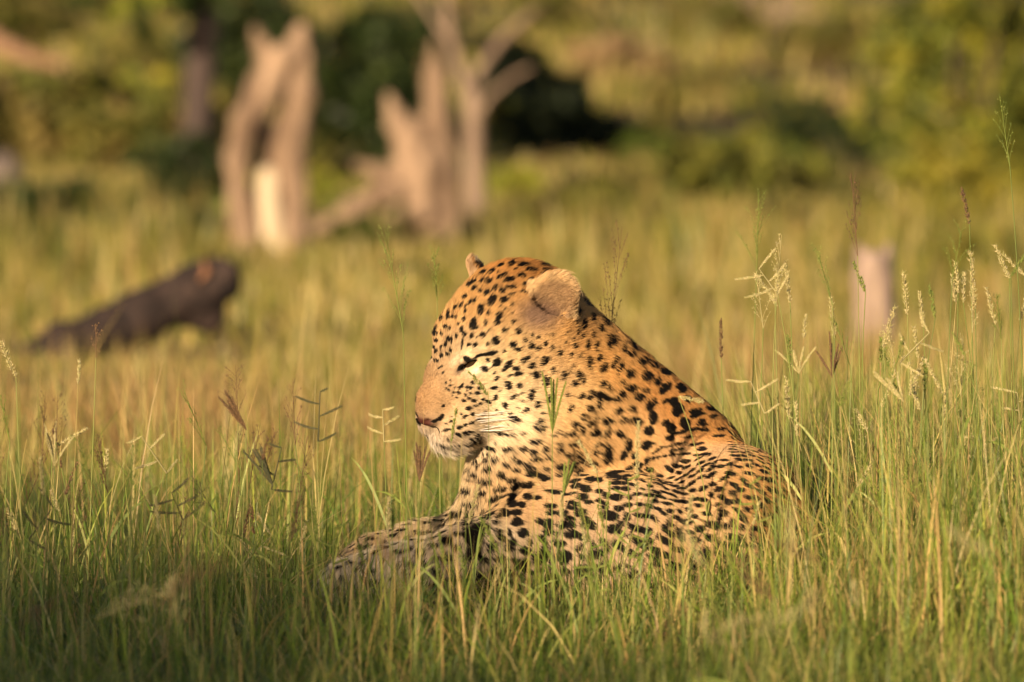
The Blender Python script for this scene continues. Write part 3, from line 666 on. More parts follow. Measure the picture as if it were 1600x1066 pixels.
ys = np.concatenate([np.linspace(-60, -6, 20), np.linspace(-5, 8, 66), np.linspace(8.4, 60, 110), np.linspace(61, 420, 90)])
xs = np.concatenate([np.linspace(-160, -9, 22), np.linspace(-8, 8, 81), np.linspace(9, 160, 22)])
X, Y = np.meshgrid(xs, ys, indexing='xy')
gv = np.stack([X, Y, gz(X, Y)], -1).reshape(-1, 3)
nx = len(xs)
gi = (np.arange(len(ys) - 1)[:, None] * nx + np.arange(nx - 1)[None]).ravel()
m_soil, nt, out = mat_new('soil')
tc = nt.nodes.new('ShaderNodeTexCoord'); n1 = nt.nodes.new('ShaderNodeTexNoise'); n1.inputs['Scale'].default_value = .12; n1.inputs['Detail'].default_value = 5
n2 = nt.nodes.new('ShaderNodeTexNoise'); n2.inputs['Scale'].default_value = 9; n2.inputs['Detail'].default_value = 6
r1 = nt.nodes.new('ShaderNodeValToRGB')
for i, (p_, c_) in enumerate(((.36, (.055, .055, .018)), (.50, (.10, .08, .035)), (.64, (.20, .10, .055)))):
    e = r1.color_ramp.elements[i] if i < 2 else r1.color_ramp.elements.new(p_)
    e.position = p_; e.color = (*c_, 1)
mx = nt.nodes.new('ShaderNodeMix'); mx.data_type = 'RGBA'; mx.blend_type = 'MULTIPLY'; mx.inputs[0].default_value = .6
r2 = nt.nodes.new('ShaderNodeValToRGB'); r2.color_ramp.elements[0].color = (.5, .45, .4, 1); r2.color_ramp.elements[1].color = (1.2, 1.2, 1.1, 1)
pb = nt.nodes.new('ShaderNodeBsdfPrincipled'); pb.inputs['Roughness'].default_value = .95; pb.inputs['Specular IOR Level'].default_value = .1
L_ = nt.links.new
L_(tc.outputs['Object'], n1.inputs['Vector']); L_(tc.outputs['Object'], n2.inputs['Vector']); L_(n1.outputs['Fac'], r1.inputs[0]); L_(n2.outputs['Fac'], r2.inputs[0])
L_(r1.outputs[0], mx.inputs[6]); L_(r2.outputs[0], mx.inputs[7]); L_(mx.outputs[2], pb.inputs['Base Color']); L_(pb.outputs[0], out.inputs['Surface'])
ground = link('ground', mesh_np('ground', gv, [np.stack([gi, gi + 1, gi + 1 + nx, gi + nx], 1)], smooth=True), m_soil)
tag(ground, 'sunlit savanna ground under the grass', kind='structure')

# ================================================================ GRASS
m_grass = mat_leaf('grass_blade', .30, .45, .35)
GREEN = np.array([(.11, .175, .022), (.17, .225, .032), (.26, .28, .050), (.085, .135, .020)])
STRAW = np.array([(.46, .36, .12), (.60, .47, .19), (.34, .25, .085), (.48, .31, .12)])

def blades(name, x, y, h, w, lean, straw, seg=3, label=None, gcol=GREEN, dim=1.0, droop=0.0):
    n = len(x); z = gz(x, y) - .01
    lx = P(160, 540, 14.25)[0]
    h = np.where((y > 9) & (y < 15.2) & (np.abs(x - lx) < .6), h * .3, h)
    az = RNG.uniform(0, 6.283, n); fa = az + RNG.uniform(-1.2, 1.2, n) + math.pi / 2
    ld = np.stack([np.cos(az), np.sin(az)], 1); fd = np.stack([np.cos(fa), np.sin(fa)], 1)
    ln = RNG.normal(0, 1, n) * lean
    t = np.linspace(0, 1, seg + 1)
    Vb = np.zeros((n, 2 * seg + 1, 3)); wt = np.array([1 - .15 * a - .55 * a * a for a in t])
    for i in range(seg + 1):
        off = h * ln * (.45 * t[i] + .55 * t[i] ** 2.4)
        cz = h * t[i] * (1 - .18 * np.abs(ln) * t[i]) - droop * h * np.abs(ln) * t[i] ** 3
        c = np.stack([x + ld[:, 0] * off, y + ld[:, 1] * off, z + cz], 1)
        if i < seg:
            s = (w * wt[i] * .5)[:, None] * fd
            Vb[:, 2 * i, :2] = c[:, :2] - s; Vb[:, 2 * i + 1, :2] = c[:, :2] + s
            Vb[:, 2 * i, 2] = Vb[:, 2 * i + 1, 2] = c[:, 2]
        else: Vb[:, 2 * seg] = c
    b = np.arange(n)[:, None] * (2 * seg + 1)
    q = np.concatenate([np.stack([b + 2 * i, b + 2 * i + 1, b + 2 * i + 3, b + 2 * i + 2], -1).reshape(-1, 4) for i in range(seg - 1)])
    tr = np.stack([b + 2 * seg - 2, b + 2 * seg - 1, b + 2 * seg], -1).reshape(-1, 3)
    st = RNG.random(n) < straw
    c = np.where(st[:, None], STRAW[RNG.integers(0, 4, n)], gcol[RNG.integers(0, len(gcol), n)]) * RNG.uniform(.75, 1.25, n)[:, None] * dim
    cv = np.repeat(c[:, None], 2 * seg + 1, 1)
    pt = wob(np.stack([x, y * .7, 0 * x], 1), 2.4, 91); pt2 = wob(np.stack([x, y * .6, 0 * x], 1), .8, 92)
    c = c * (1 + .22 * pt + .20 * pt2)[:, None] * (1 + np.outer(.14 * pt2, V3(1, 0, .6)))
    tipy = np.clip((np.repeat(t, 2)[:2 * seg + 1] - .55) / .45, 0, 1)[None, :, None] * (RNG.random(n) < .4)[:, None, None]
    cv = cv * (1 - .6 * tipy) + np.array([.34, .28, .12]) * .6 * tipy
    o = link(name, mesh_np(name, Vb.reshape(-1, 3), [q, tr], cv.reshape(-1, 3), smooth=True), m_grass)
    tag(o, label, kind='stuff')
    return o

def fan(n, y0, y1, margin=.35, pw=1.0, wide=1.18):
    """random ground points inside the strip seen by the camera, wider by a margin"""
    y = y0 + (y1 - y0) * RNG.random(n) ** pw
    hwid = (y + 13.75) * .060 * wide + margin
    return RNG.uniform(-1, 1, n) * hwid, y
def clump(x, y, sc, thr, seed):
    v = wob(np.stack([x, y, 0 * x], 1), sc, seed) * .5 + .5 + RNG.normal(size=len(x)) * .15
    return v > thr
def inside_leo(x, y):
    return ((np.abs(x - .17) < .27) & (np.abs(y - .03) < .2)) | ((x > -.30) & (x < 0) & (y > -.26) & (y < .05))

R_ = RNG.uniform
# short sward round the leopard and in front of it
x, y = fan(52000, -2.4, 3.2); k = ~inside_leo(x, y); x, y = x[k], y[k]; n = len(x)
rt = np.clip((x - .15) / .35, 0, 1)
h = R_(.05, .15, n) * (1 + .9 * rt)
h = np.where(y < -.75, np.minimum(h, .17), h)
blades('meadow_grass', x, y, h, R_(.0016, .0044, n), .85, .13, label='short green meadow grass round the leopard')
# taller leaves, thick on the right
x, y = fan(20000, -1.7, 3.4); k = ~inside_leo(x, y)
k &= RNG.random(len(x)) < np.where(x > .42, 1.0, np.where(x < -.35, .34, np.where(y < -.25, .5, .26))) * np.where(y > .5, .8, 1)
x, y = x[k], y[k]; n = len(x)
rt = np.clip((x - .25) / .3, 0, 1)
h = R_(.14, .30, n) * (1 + .55 * rt)
h = np.where((y < -.2) & (np.abs(x - .05) < .5), np.minimum(h, R_(.12, .27, n)), h)
blades('tall_grass', x, y, h, R_(.0015, .0042, n), .45, .26, seg=4, label='taller upright grass, thickest right of the leopard', droop=.15, dim=1.18)
# straws and flowering stalks nobody could count
x, y = fan(11000, -1.5, 2.6); k = ~inside_leo(x, y)
k &= RNG.random(len(x)) < np.where(x > .38, 1.0, np.where(x < -.3, .2, .15))
x, y = x[k], y[k]; n = len(x)
h = R_(.14, .44, n) * (1 + .18 * (x > .4))
blades('dry_stalks', x, y, h, R_(.0009, .0019, n), .42, .6, seg=4, label='thin straw coloured stalks standing among the green grass', droop=.1)
# the sward behind, ever coarser with distance
def rear(name, n, y0, y1, h0, h1, w0, w1, straw, label, thr=None, gcol=GREEN):
    x, y = fan(int(n * 1.4), y0, y1, 1.0, .8, 1.7)
    if thr is not None:
        pc = 800 + x / (y + 13.75) / K
        k = clump(x, y, 1.1, thr, int(y0)) & ~((y > 18) & (y < 38) & (pc > 320) & (pc < 760)); x, y = x[k], y[k]
    n = len(x)
    blades(name, x, y, R_(h0, h1, n), R_(w0, w1, n), .38, straw, label=label, gcol=gcol, droop=.1)
OLV = np.array([(.19, .19, .026), (.24, .21, .036), (.14, .155, .022), (.28, .21, .05)])
rear('grass_behind', 30000, 3.0, 14, .06, .20, .003, .007, .28, 'blurred yellow green grass behind the leopard', gcol=OLV)
rear('grass_clumps', 5000, 3.5, 20, .25, .5, .003, .006, .5, 'taller pale tussocks in the blurred grass', .72, gcol=OLV)
rear('far_grass', 36000, 13, 50, .04, .17, .010, .022, .3, 'blurred grass round the dead stumps', gcol=OLV)
rear('far_tussocks', 9000, 19, 37, .18, .5, .008, .02, .25, 'tall blurred tussocks along the foot of the bushes', .6, gcol=OLV)
rear('hillside_grass', 26000, 50, 160, .12, .4, .03, .07, .18, 'olive grass on the far hillside', .45, gcol=OLV)
# coarser bright blades at the lower right
x, y = fan(900, -1.5, -.1); k = x > .28; x, y = x[k], y[k]; n = len(x)
blades('coarse_blades', x, y, R_(.10, .30, n), R_(.0035, .0065, n), .6, .08, seg=4, label='coarse bright green grass blades at the lower right', gcol=np.array([(.20, .28, .035), (.28, .33, .05), (.15, .22, .03)]), droop=.2)
# dry reddish tussocks in the blurred grass
xs_, ys_ = [], []
for px, D, m, rr in ((330, 19.5, 700, .16), (250, 18.5, 500, .14), (1285, 24, 800, .3), (1160, 22, 300, .16), (60, 21, 450, .2), (610, 18.5, 260, .1)):
    c = P(px, 500, D - 13.75)
    xs_.append(c[0] + RNG.normal(size=m) * rr); ys_.append(c[1] + RNG.normal(size=m) * rr * 1.5)
x, y = np.concatenate(xs_), np.concatenate(ys_); n = len(x)
blades('dry_tussocks', x, y, R_(.10, .34, n), R_(.002, .005, n), .5, .3, label='reddish brown dry tussocks in the blurred grass', gcol=np.array([(.36, .20, .085), (.42, .26, .11), (.28, .17, .06)]))
# low broad leaved weeds
x, y = fan(1500, -1.6, 3); k = clump(x, y, 5, .62, 77) & ~inside_leo(x, y); x, y = x[k], y[k]
blades('broad_leaves', x, y, R_(.04, .12, len(x)), R_(.010, .02, len(x)), .9, .02, seg=3, label='low broad green leaves among the grass', gcol=np.array([(.08, .17, .03), (.10, .2, .04)]), droop=.2)

# ================================================================ TREES, BUSHES, DEAD WOOD
m_leaf = mat_leaf('foliage', .35, .5, .3)
m_bark = mat_wood('grey_bark', (.10, .075, .065), (.20, .15, .125), (14, 14, 3))
m_dark = mat_wood('dark_bark', (.035, .026, .024), (.085, .06, .055), (10, 10, 3))
m_pale = mat_wood('weathered_wood', (.085, .052, .035), (.37, .255, .175), (9, 9, 1.3))
m_heart = mat_wood('pale_heartwood', (.42, .32, .21), (.70, .58, .43), (30, 30, 3), bump=.2)
m_char = mat_wood('charred_wood', (.012, .010, .011), (.065, .042, .036), (18, 18, 18))
m_bush = mat_wood('twig', (.06, .045, .03), (.14, .10, .065), (20, 20, 4))

def leaves(name, centres, radii, n, size, cols, parent, flat=1.0, mat=None):
    """n leaf faces gathered into clumps inside the given ellipsoids"""
    Vs, Cs = [], []
    vol = np.array([np.prod(r) for r in radii]) ** .62; vol = vol / vol.sum()
    for c, r, f in zip(centres, radii, vol):
        m = max(40, int(n * f)); nc = max(6, m // 26)
        d = RNG.normal(size=(nc, 3)); d /= np.linalg.norm(d, axis=1, keepdims=True)
        cc = np.asarray(c) + d * np.asarray(r) * (RNG.random(nc) ** .45)[:, None]
        sh = R_(.6, 1.35, nc); kk = RNG.integers(0, len(cols), nc)
        j = RNG.integers(0, nc, m)
        p = cc[j] + RNG.normal(size=(m, 3)) * np.asarray(r) * .11
        a = RNG.normal(size=(m, 3)); a /= np.linalg.norm(a, axis=1, keepdims=True)
        b = np.cross(a, RNG.normal(size=(m, 3))); b /= np.linalg.norm(b, axis=1, keepdims=True) + 1e-9
        s = (size * R_(.6, 1.4, m))[:, None]
        Vs.append(np.stack([p - a * s, p + b * s * .45, p + a * s, p - b * s * .45], 1))
        Cs.append(np.asarray(cols)[kk[j]] * (sh[j] * R_(.75, 1.3, m))[:, None])
    Vq = np.concatenate(Vs); cq = np.repeat(np.concatenate(Cs)[:, None], 4, 1)
    F = np.arange(len(Vq) * 4).reshape(-1, 4)
    return link(name, mesh_np(name, Vq.reshape(-1, 3), [F], cq.reshape(-1, 3)), mat or m_leaf, parent)

def bush(name, px, py, D, rpx, rpy, cols, label, cat='bush', group=None, n=4200, size=None, lobes=5, tall=0, stems=5, bark=None):
    """a shrub whose crown is centred on the sight line of (px, py), D metres away, rooted in the ground below"""
    for _ in range(60):
        y = D - 13.75; c = P(px, py, y); s = K * D
        if c[2] - float(gz(c[0], y)) > .45 * rpy * s or D < 40: break
        D -= 1.5
    rx, rz = rpx * s, rpy * s
    g = float(gz(c[0], y)); root = V3(c[0], y, g)
    o = empty(name, root, label, cat, group)
    cs, rs = [c], [V3(rx * .62, rx * .6, rz * .66)]
    for i in range(lobes):
        a = i / lobes * 6.28 + R_(-.3, .3); q = R_(.38, .62)
        cs.append(c + V3(math.cos(a) * rx * q, R_(-.5, .5) * rx, math.sin(a) * rz * q)); f = R_(.34, .5); rs.append(V3(rx * f, rx * f, rz * f))
    low = c[2] - rz * .8
    if low > g + .15 and not tall:
        cs.append(V3(c[0], y, (g + low) / 2 + .05)); rs.append(V3(rx * .55, rx * .5, (low - g) / 2 + rz * .35))
    leaves('crown', cs, rs, n, size or max(.012, rx * .055), cols, o)
    pa = []
    for i in range(stems):
        e = cs[i % len(cs)] + RNG.normal(size=3) * V3(rx, rx, rz) * .25
        b0 = root + V3(R_(-.1, .1) * rx, R_(-.1, .1) * rx, -.05)
        pts = bez(b0, (b0 + e) / 2 + RNG.normal(size=3) * .12 * rx + V3(0, 0, .1 * rz), e, 7)
        pa.append((pts, np.linspace(rx * .05, rx * .012, 7)))
    v, f = tubes(pa, 6)
    link('stem', mesh_np('stem', v, [f], smooth=True), bark or m_bush, o)
    return o

OLIVE = [(.15, .15, .03), (.20, .18, .045), (.11, .12, .025), (.23, .175, .055)]
MID = [(.13, .19, .03), (.18, .22, .035), (.09, .13, .02)]
YEL = [(.30, .31, .035), (.38, .34, .04), (.20, .24, .03)]
SHADED_LEAF = [(.020, .030, .012), (.030, .040, .015), (.014, .020, .010)]  # near-black leaves, deep shade put into the colour
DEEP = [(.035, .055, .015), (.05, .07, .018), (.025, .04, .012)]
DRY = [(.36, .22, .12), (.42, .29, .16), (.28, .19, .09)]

bush('dark_bush', 868, 195, 62, 112, 92, SHADED_LEAF, 'near black round bush left of centre behind the leopard', n=9000, size=.04)
bush('shade_bush', 800, 110, 70, 70, 75, SHADED_LEAF, 'dark bush top rising behind the pale forked trunk', n=4500, size=.05)
bush('shrub', 795, 292, 55, 80, 45, YEL, 'low yellow green shrub at the foot of the near black bush')
bush('shrub', 1165, 285, 58, 165, 85, [(.19, .20, .035), (.24, .23, .045), (.13, .15, .03)], 'broad mid green shrub in the middle of the right half', n=6500)
bush('dark_bush', 1255, 190, 60, 72, 78, DEEP, 'small dark green bush above the broad mid green shrub', n=3500)
bush('dark_bush', 1325, 225, 60, 48, 62, DEEP, 'dark green bush left of the tall yellow green bush', n=3500)
bush('dark_bush', 1215, 345, 50, 70, 55, DEEP, 'low dark bush behind the tall thin grass heads', n=3500)
bush('leafy_bush', 1515, 150, 52, 185, 230, [(.22, .22, .03), (.33, .30, .035), (.15, .18, .028), (.12, .14, .025)], 'tall yellow green bush at the right edge', n=9000, size=.035, lobes=11)
bush('shrub', 1500, 300, 48, 165, 110, [(.26, .24, .03), (.33, .28, .04), (.16, .17, .028)], 'olive yellow shrub below the tall yellow green bush', n=5000)
bush('leafy_bush', 1420, 70, 95, 110, 90, [(.10, .115, .028), (.14, .14, .04)], 'dull olive bush top behind the tall yellow green bush', n=4500)
bush('leafy_bush', 110, 210, 70, 190, 120, OLIVE, 'large pale olive bush at the left behind the dark trunk', n=8500, size=.06)
bush('shrub', 70, 330, 62, 150, 60, DEEP, 'dark green low shrub under the large pale olive bush', n=4500)
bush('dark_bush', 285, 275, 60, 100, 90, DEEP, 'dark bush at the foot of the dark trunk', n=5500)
bush('dark_bush', 560, 190, 66, 120, 170, DEEP, 'tall dark green thicket between the two dead stumps', n=8500, size=.05)  # dark leaf colour stands in for the shade behind the split stump
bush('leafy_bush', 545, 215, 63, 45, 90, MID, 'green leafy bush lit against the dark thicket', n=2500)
bush('dark_bush', 400, 60, 72, 130, 110, DEEP, 'dark foliage behind the top of the split stump', n=6000, size=.06)  # shade again given as dark leaves
bush('leafy_bush', 400, 330, 55, 90, 50, MID, 'low green bush at the foot of the split stump', n=2800)
bush('leafy_bush', 230, 120, 78, 110, 120, OLIVE, 'olive bush seen right beside the dark trunk', n=5000)
bush('shrub', 640, 60, 80, 120, 90, DEEP, 'dull dark bush above the spiked stump', n=4500)
for px, py, D, a, b, cl, lb in (
    (55, 372, 50, 95, 40, [(.07, .085, .02), (.10, .11, .025)], 'dull green low shrub near the left edge above the charred log'),
    (190, 365, 53, 95, 42, [(.09, .11, .022), (.13, .14, .03)], 'dull green low shrub straight above the charred log'),
    (300, 352, 56, 60, 40, DEEP, 'dark low shrub just left of the split stump foot'),
    (555, 372, 55, 60, 34, [(.10, .13, .022), (.14, .16, .03)], 'low green shrub between the split stump and the spiked stump'),
    (905, 330, 56, 110, 48, [(.16, .17, .03), (.21, .20, .038)], 'soft olive green shrub above the leopard ear'),
    (1035, 372, 50, 95, 40, [(.15, .17, .028), (.20, .20, .035)], 'low olive green shrub above the leopard neck'),
    (1330, 372, 50, 95, 46, [(.17, .18, .03), (.22, .21, .04)], 'olive green shrub right above the pinkish stump'),
    (1505, 400, 44, 110, 48, [(.20, .20, .03), (.26, .24, .04)], 'yellow olive shrub in the grass right of the pinkish stump')):
    bush('shrub', px, py, D, a, b, cl, lb, n=3600)
for i, (px, py, D, a, b, cl, lb) in enumerate((
    (960, 95, 105, 110, 55, DRY, 'reddish dry bush on the hillside above the near black bush'),
    (1080, 150, 100, 120, 55, OLIVE, 'olive hillside bush right of the near black bush'),
    (1110, 35, 125, 120, 60, OLIVE, 'olive bush on the far hillside at the top of the picture'),
    (1300, 70, 118, 120, 65, OLIVE, 'olive hillside bush below the bare pale tree'),
    (860, 30, 130, 100, 55, OLIVE, 'faint olive bush high on the hillside at top centre'),
    (1010, 215, 76, 80, 50, OLIVE, 'olive shrub touching the right side of the near black bush'),
    (1400, 190, 85, 70, 60, OLIVE, 'olive shrub between dark bush and tall yellow green bush'),
    (30, 30, 95, 150, 80, OLIVE, 'pale olive bush in the top left corner'))):
    bush('hillside_bush', px, py, D, a, b, cl, lb, n=4000)

# scattered low scrub that blends the grass into the bushes
scr = np.random.default_rng(12)
for i in range(44):
    px = 20 + i * 36 + scr.uniform(-25, 25); D = scr.uniform(36, 66)
    gpy = (1.2 + (min(.03 * (D - 14.35), .99))) / D / 7.5e-5 - 204
    if 330 < px < 520 and D < 50: D = 55; gpy = 375
    ry = scr.uniform(28, 74) * (D / 55); cl = [OLIVE, MID, OLIVE, DEEP, OLIVE, YEL, MID][i % 7]
    bush('scrub', px, gpy - ry * .8, D, ry * scr.uniform(1.3, 2.4), ry, cl, 'x', n=1500, stems=3, group='low scrub in the blurred grass')
def tree(name, label, trunk_paths, bark, crown=None, nside=9, cat='tree', group=None):
    p0 = trunk_paths[0][0][0]
    o = empty(name, p0, label, cat, group)
    for i, (pts, rad) in enumerate(trunk_paths):
        v, f = tubes([(pts, rad)], nside)
        cen = v
        v = v + (wob(v, 14, i) * .06 * np.mean(rad))[:, None] * RNG.normal(size=(1, 3))
        link('trunk' if i == 0 else 'limb', mesh_np('trunk', v, [f], smooth=True), bark, o)
    if crown: leaves('crown', crown[0], crown[1], crown[2], crown[3], crown[4], o)
    return o

def px_path(lst, D, dj=0):
    return np.array([P(a, b, D - 13.75 + dj * i) for i, (a, b) in enumerate(lst)])
# dark trunk at the left with its crown above the frame
D = 58; s = K * D
pts = px_path([(300, 330), (306, 250), (310, 150), (318, 40), (322, -120), (330, -260)], D)
pts[0][2] = gz(pts[0][0], D - 13.75) - .1
l1 = px_path([(318, 20), (250, -60), (150, -110), (60, -140)], D, -.3)
l2 = px_path([(322, -80), (420, -150), (520, -190)], D, .3)
cc = [P(330, -260, D - 13.75), P(120, -190, D - 14.5), P(520, -220, D - 13), P(240, -40, D - 14.6), P(430, -60, D - 13), P(215, 8, D - 15), P(290, 5, D - 15), P(140, 2, D - 15)]
cr = [V3(1.3, 1.3, .7), V3(.9, 1, .5), V3(.9, 1, .5), V3(.55, .6, .24), V3(.5, .6, .22), V3(.26, .25, .22), V3(.22, .25, .13), V3(.22, .25, .14)]
tree('tree', 'tall dark trunked tree with leaves hanging into the top left', [(pts, np.array([32, 28, 26, 25, 20, 12]) * s), (l1, np.linspace(14, 4, 4) * s), (l2, np.linspace(14, 4, 3) * s)], m_dark, (cc, cr, 9000, .055, [(.06, .09, .015), (.24, .26, .03), (.035, .055, .012)]))
# tree beyond the left edge whose bare branch reaches into view
D = 60; s = K * D
pts = px_path([(-150, 420), (-145, 250), (-140, 100), (-130, -120), (-120, -300)], D); pts[0][2] = gz(pts[0][0], D - 13.75) - .1
br = px_path([(-140, 20), (-60, 30), (0, 68), (45, 90), (100, 102)], D, -.05)
tree('tree', 'tree at the left edge reaching a thick bare brown branch into view', [(pts, np.linspace(60, 35, 5) * s), (br, np.array([26, 20, 15, 12, 9]) * s)], mat_wood('brown_bark', (.16, .09, .055), (.30, .18, .12), (14, 14, 4)), ([P(-120, -330, D - 13.75), P(-40, -230, D - 13)], [V3(1.0, 1, .6), V3(.6, .7, .3)], 3000, .05, MID))
m_limb = mat_wood('limb_bark', (.15, .10, .075), (.33, .24, .18), (14, 14, 3))
# pale forked trunk behind the spiked stump
D = 52; s = K * D
pts = px_path([(744, 300), (741, 250), (740, 190), (737, 150), (718, 105), (703, 55), (698, 0), (695, -80)], D); pts[0][2] = gz(pts[0][0], D - 13.75) - .1
r1_ = px_path([(733, 160), (752, 105), (785, 60), (830, 20), (880, -20)], D, .1)
r2_ = px_path([(735, 200), (765, 150), (800, 120), (830, 105)], D, -.1)
r3_ = px_path([(706, 70), (672, 20), (640, -30)], D, .1)
tree('forked_tree', 'slender pale trunk forking into bare limbs behind the spiked stump', [(pts, np.array([20, 16, 15, 14, 9, 8, 7, 6]) * s), (r1_, np.array([10, 8, 7, 6, 5]) * s), (r2_, np.array([6, 5, 4, 3]) * s), (r3_, np.array([5, 4, 3]) * s)], m_limb,
     ([P(690, -120, D - 13.75), P(900, -60, D - 13.75)], [V3(.9, .9, .35), V3(.6, .8, .25)], 2600, .05, OLIVE))
# bare pale tree on the hillside
D = 110; s = K * D
pts = px_path([(1195, 110), (1192, 70), (1188, 30), (1180, -20)], D); pts[0][2] = min(pts[0][2], gz(pts[0][0], D - 13.75) - .1)
bl = [(px_path([(1190, 60), (1190 + a * .5, 25 - abs(a) * .1), (1190 + a, b)], D), np.array([9, 7, 4]) * s) for a, b in ((-70, -15), (70, -5), (-35, -40), (45, -50), (100, 25), (-90, 30))]
pts[0] = pts[1] + V3(0, 0, -.5)
tree('bare_tree', 'pale leafless tree on the hillside at the top right of centre', [(pts, np.array([11, 10, 8, 6]) * s)] + bl, m_limb)

# --- dead stumps, shaped as solids
def stump(name, prims, h, mat, label, base, cat='tree stump', amp=.014):
    v, f = sdf_mesh(prims, h, 0)
    n = vnormals(v, f)
    vv = v * V3(1, 1, .18)
    v = v + n * (amp * wob(vv, 60, 5) + amp * .6 * wob(vv, 130, 6))[:, None]
    o = empty(name, base, label, cat)
    link('trunk', mesh_np('trunk', v, [f], smooth=True), mat, o)
    return o
D = 47; s = K * D; yy = D - 13.75
def q_(px, py, dy=0): return P(px, py, yy + dy)
def chain(lst, k=.05, sc=1.0):
    return [rcone(q_(a[0], a[1], a[3] if len(a) > 3 else 0), q_(b[0], b[1], b[3] if len(b) > 3 else 0), a[2] * s * sc, b[2] * s * sc, k) for a, b in zip(lst[:-1], lst[1:])]
pr = chain([(426, 450, 44, .05), (400, 385, 32, .02), (376, 320, 20), (372, 250, 18), (388, 185, 22), (418, 130, 24), (448, 88, 18), (470, 45, 8)])
pr += chain([(446, 450, 42, .05), (456, 380, 28, .08), (455, 290, 20, .10), (456, 200, 24, .10), (470, 145, 22, .06), (470, 95, 12, .02), (474, 45, 7)])
pr += chain([(428, 130, 16), (412, 80, 11), (400, 48, 6)], .03)
pr += chain([(432, 110, 12), (438, 82, 5)], .03)
pr.append(rcone(q_(424, 225, -.06), q_(428, 398, -.10), 14 * s, 27 * s, .03, 's'))
pr += chain([(432, 440, 36, .24), (428, 330, 32, .27), (432, 215, 26, .25)], .03)
base = q_(435, 440); base[2] = gz(base[0], base[1])
so = stump('split_stump', pr, .022, m_pale, 'tall split dead stump with a hollow of white heartwood', base)
hp = [rcone(q_(418, 275, .05), q_(428, 395, .02), 15 * s, 22 * s, .03), rcone(q_(420, 300, .02), q_(426, 385, .0), 13 * s, 19 * s, .02)]
hv, hf = sdf_mesh(hp, .02, 0)
link('heartwood', mesh_np('heartwood', hv, [hf], smooth=True), m_heart, so)

D = 50; s = K * D; yy = D - 13.75
pr = chain([(670, 420, 52, .1), (672, 340, 40, .05), (664, 265, 42), (650, 225, 32), (634, 196, 20), (624, 178, 9)], .06)
pr += chain([(690, 400, 34), (692, 280, 25), (686, 190, 20), (680, 120, 13), (677, 66, 5)], .04)
pr += chain([(612, 195, 13, -.02), (612, 165, 7, 0), (606, 142, 3)], .04)
pr += chain([(650, 300, 20, -.1), (600, 300, 17, -.15), (550, 328, 15, -.2), (505, 355, 13, -.25), (470, 385, 12, -.3)], .05)
pr += chain([(660, 330, 18, -.12), (625, 345, 14, -.2), (598, 352, 9, -.22)], .04)
pr += chain([(640, 265, 16, -.05), (590, 268, 11, -.1), (562, 258, 8, -.1)], .03)
pr.append(rcone(q_(640, 372, -.25), q_(655, 420, -.2), 20 * s, 34 * s, .03, 's'))
base = q_(680, 425); base[2] = gz(base[0], base[1])
stump('spiked_stump', pr, .024, m_pale, 'pale dead stump with a tall spike and a limb leaning to the left', base)

D = 28.5; s = K * D; yy = D - 13.75
pr = chain([(1372, 620, 42), (1369, 520, 34), (1366, 440, 31), (1364, 418, 29)], .02)
pr += chain([(1346, 420, 11), (1343, 386, 7)], .01) + chain([(1366, 420, 11), (1369, 398, 6)], .01) + chain([(1385, 420, 11), (1388, 384, 7)], .01)
pr.append(rcone(q_(1376, 415, -.07), q_(1372, 560, -.08), .012, .004, .01, 's'))
base = q_(1370, 600); base[2] = gz(base[0], base[1])
stump('post_stump', pr, .014, mat_wood('pink_grey_wood', (.18, .13, .105), (.40, .29, .24), (20, 20, 4)), 'short pale pinkish stump standing in the grass at the right', base, amp=.004)

D = 28; s = K * D; yy = D - 13.75
pr = chain([(0, 585, 26, -.34), (100, 545, 36, -.24), (220, 494, 38, -.1), (310, 452, 40, 0), (340, 438, 36, .02)], .04)
pr += chain([(330, 450, 32, 0), (350, 440, 22, 0)], .03)
pr += chain([(300, 480, 30), (330, 500, 22)], .04)
pr += chain([(352, 432, 13, -.02), (366, 420, 7, -.03)], .02)
base = q_(220, 545); base[2] = gz(base[0], base[1])
lo = empty('fallen_log', base, 'charred black fallen log lying in the grass at the left', 'log')
v, f = sdf_mesh(pr, .014, 0); nn = vnormals(v, f); v = v + nn * (.005 * wob(v, 45, 8) + .003 * wob(v, 120, 9))[:, None]
link('trunk', mesh_np('trunk', v, [f], smooth=True), m_char, lo)
rw = chain([(318, 410, 4, -.05), (323, 424, 4.5, -.075), (312, 440, 3, -.09)], .02)
v, f = sdf_mesh(rw, .012, 0)
m_red = mat_wood('red_wood', (.20, .095, .05), (.34, .17, .10), (30, 30, 30))
link('bare_wood', mesh_np('bare_wood', v, [f], smooth=True), m_red, lo)
# grey boulder at the left edge
D = 54; s = K * D; yy = D - 13.75
v, f = sdf_mesh([ell(q_(8, 285), (30 * s, 34 * s, 48 * s)), ell(q_(-12, 310), (34 * s, 36 * s, 44 * s))], .03, 0)
nn = vnormals(v, f); v = v + nn * (.015 * wob(v, 12, 3) + .008 * wob(v, 30, 4))[:, None]
tag(link('boulder', mesh_np('boulder', v, [f], smooth=True), mat_wood('grey_stone', (.07, .055, .05), (.16, .125, .11), (5, 5, 5))), 'grey brown boulder cut by the left edge of the picture', 'boulder')

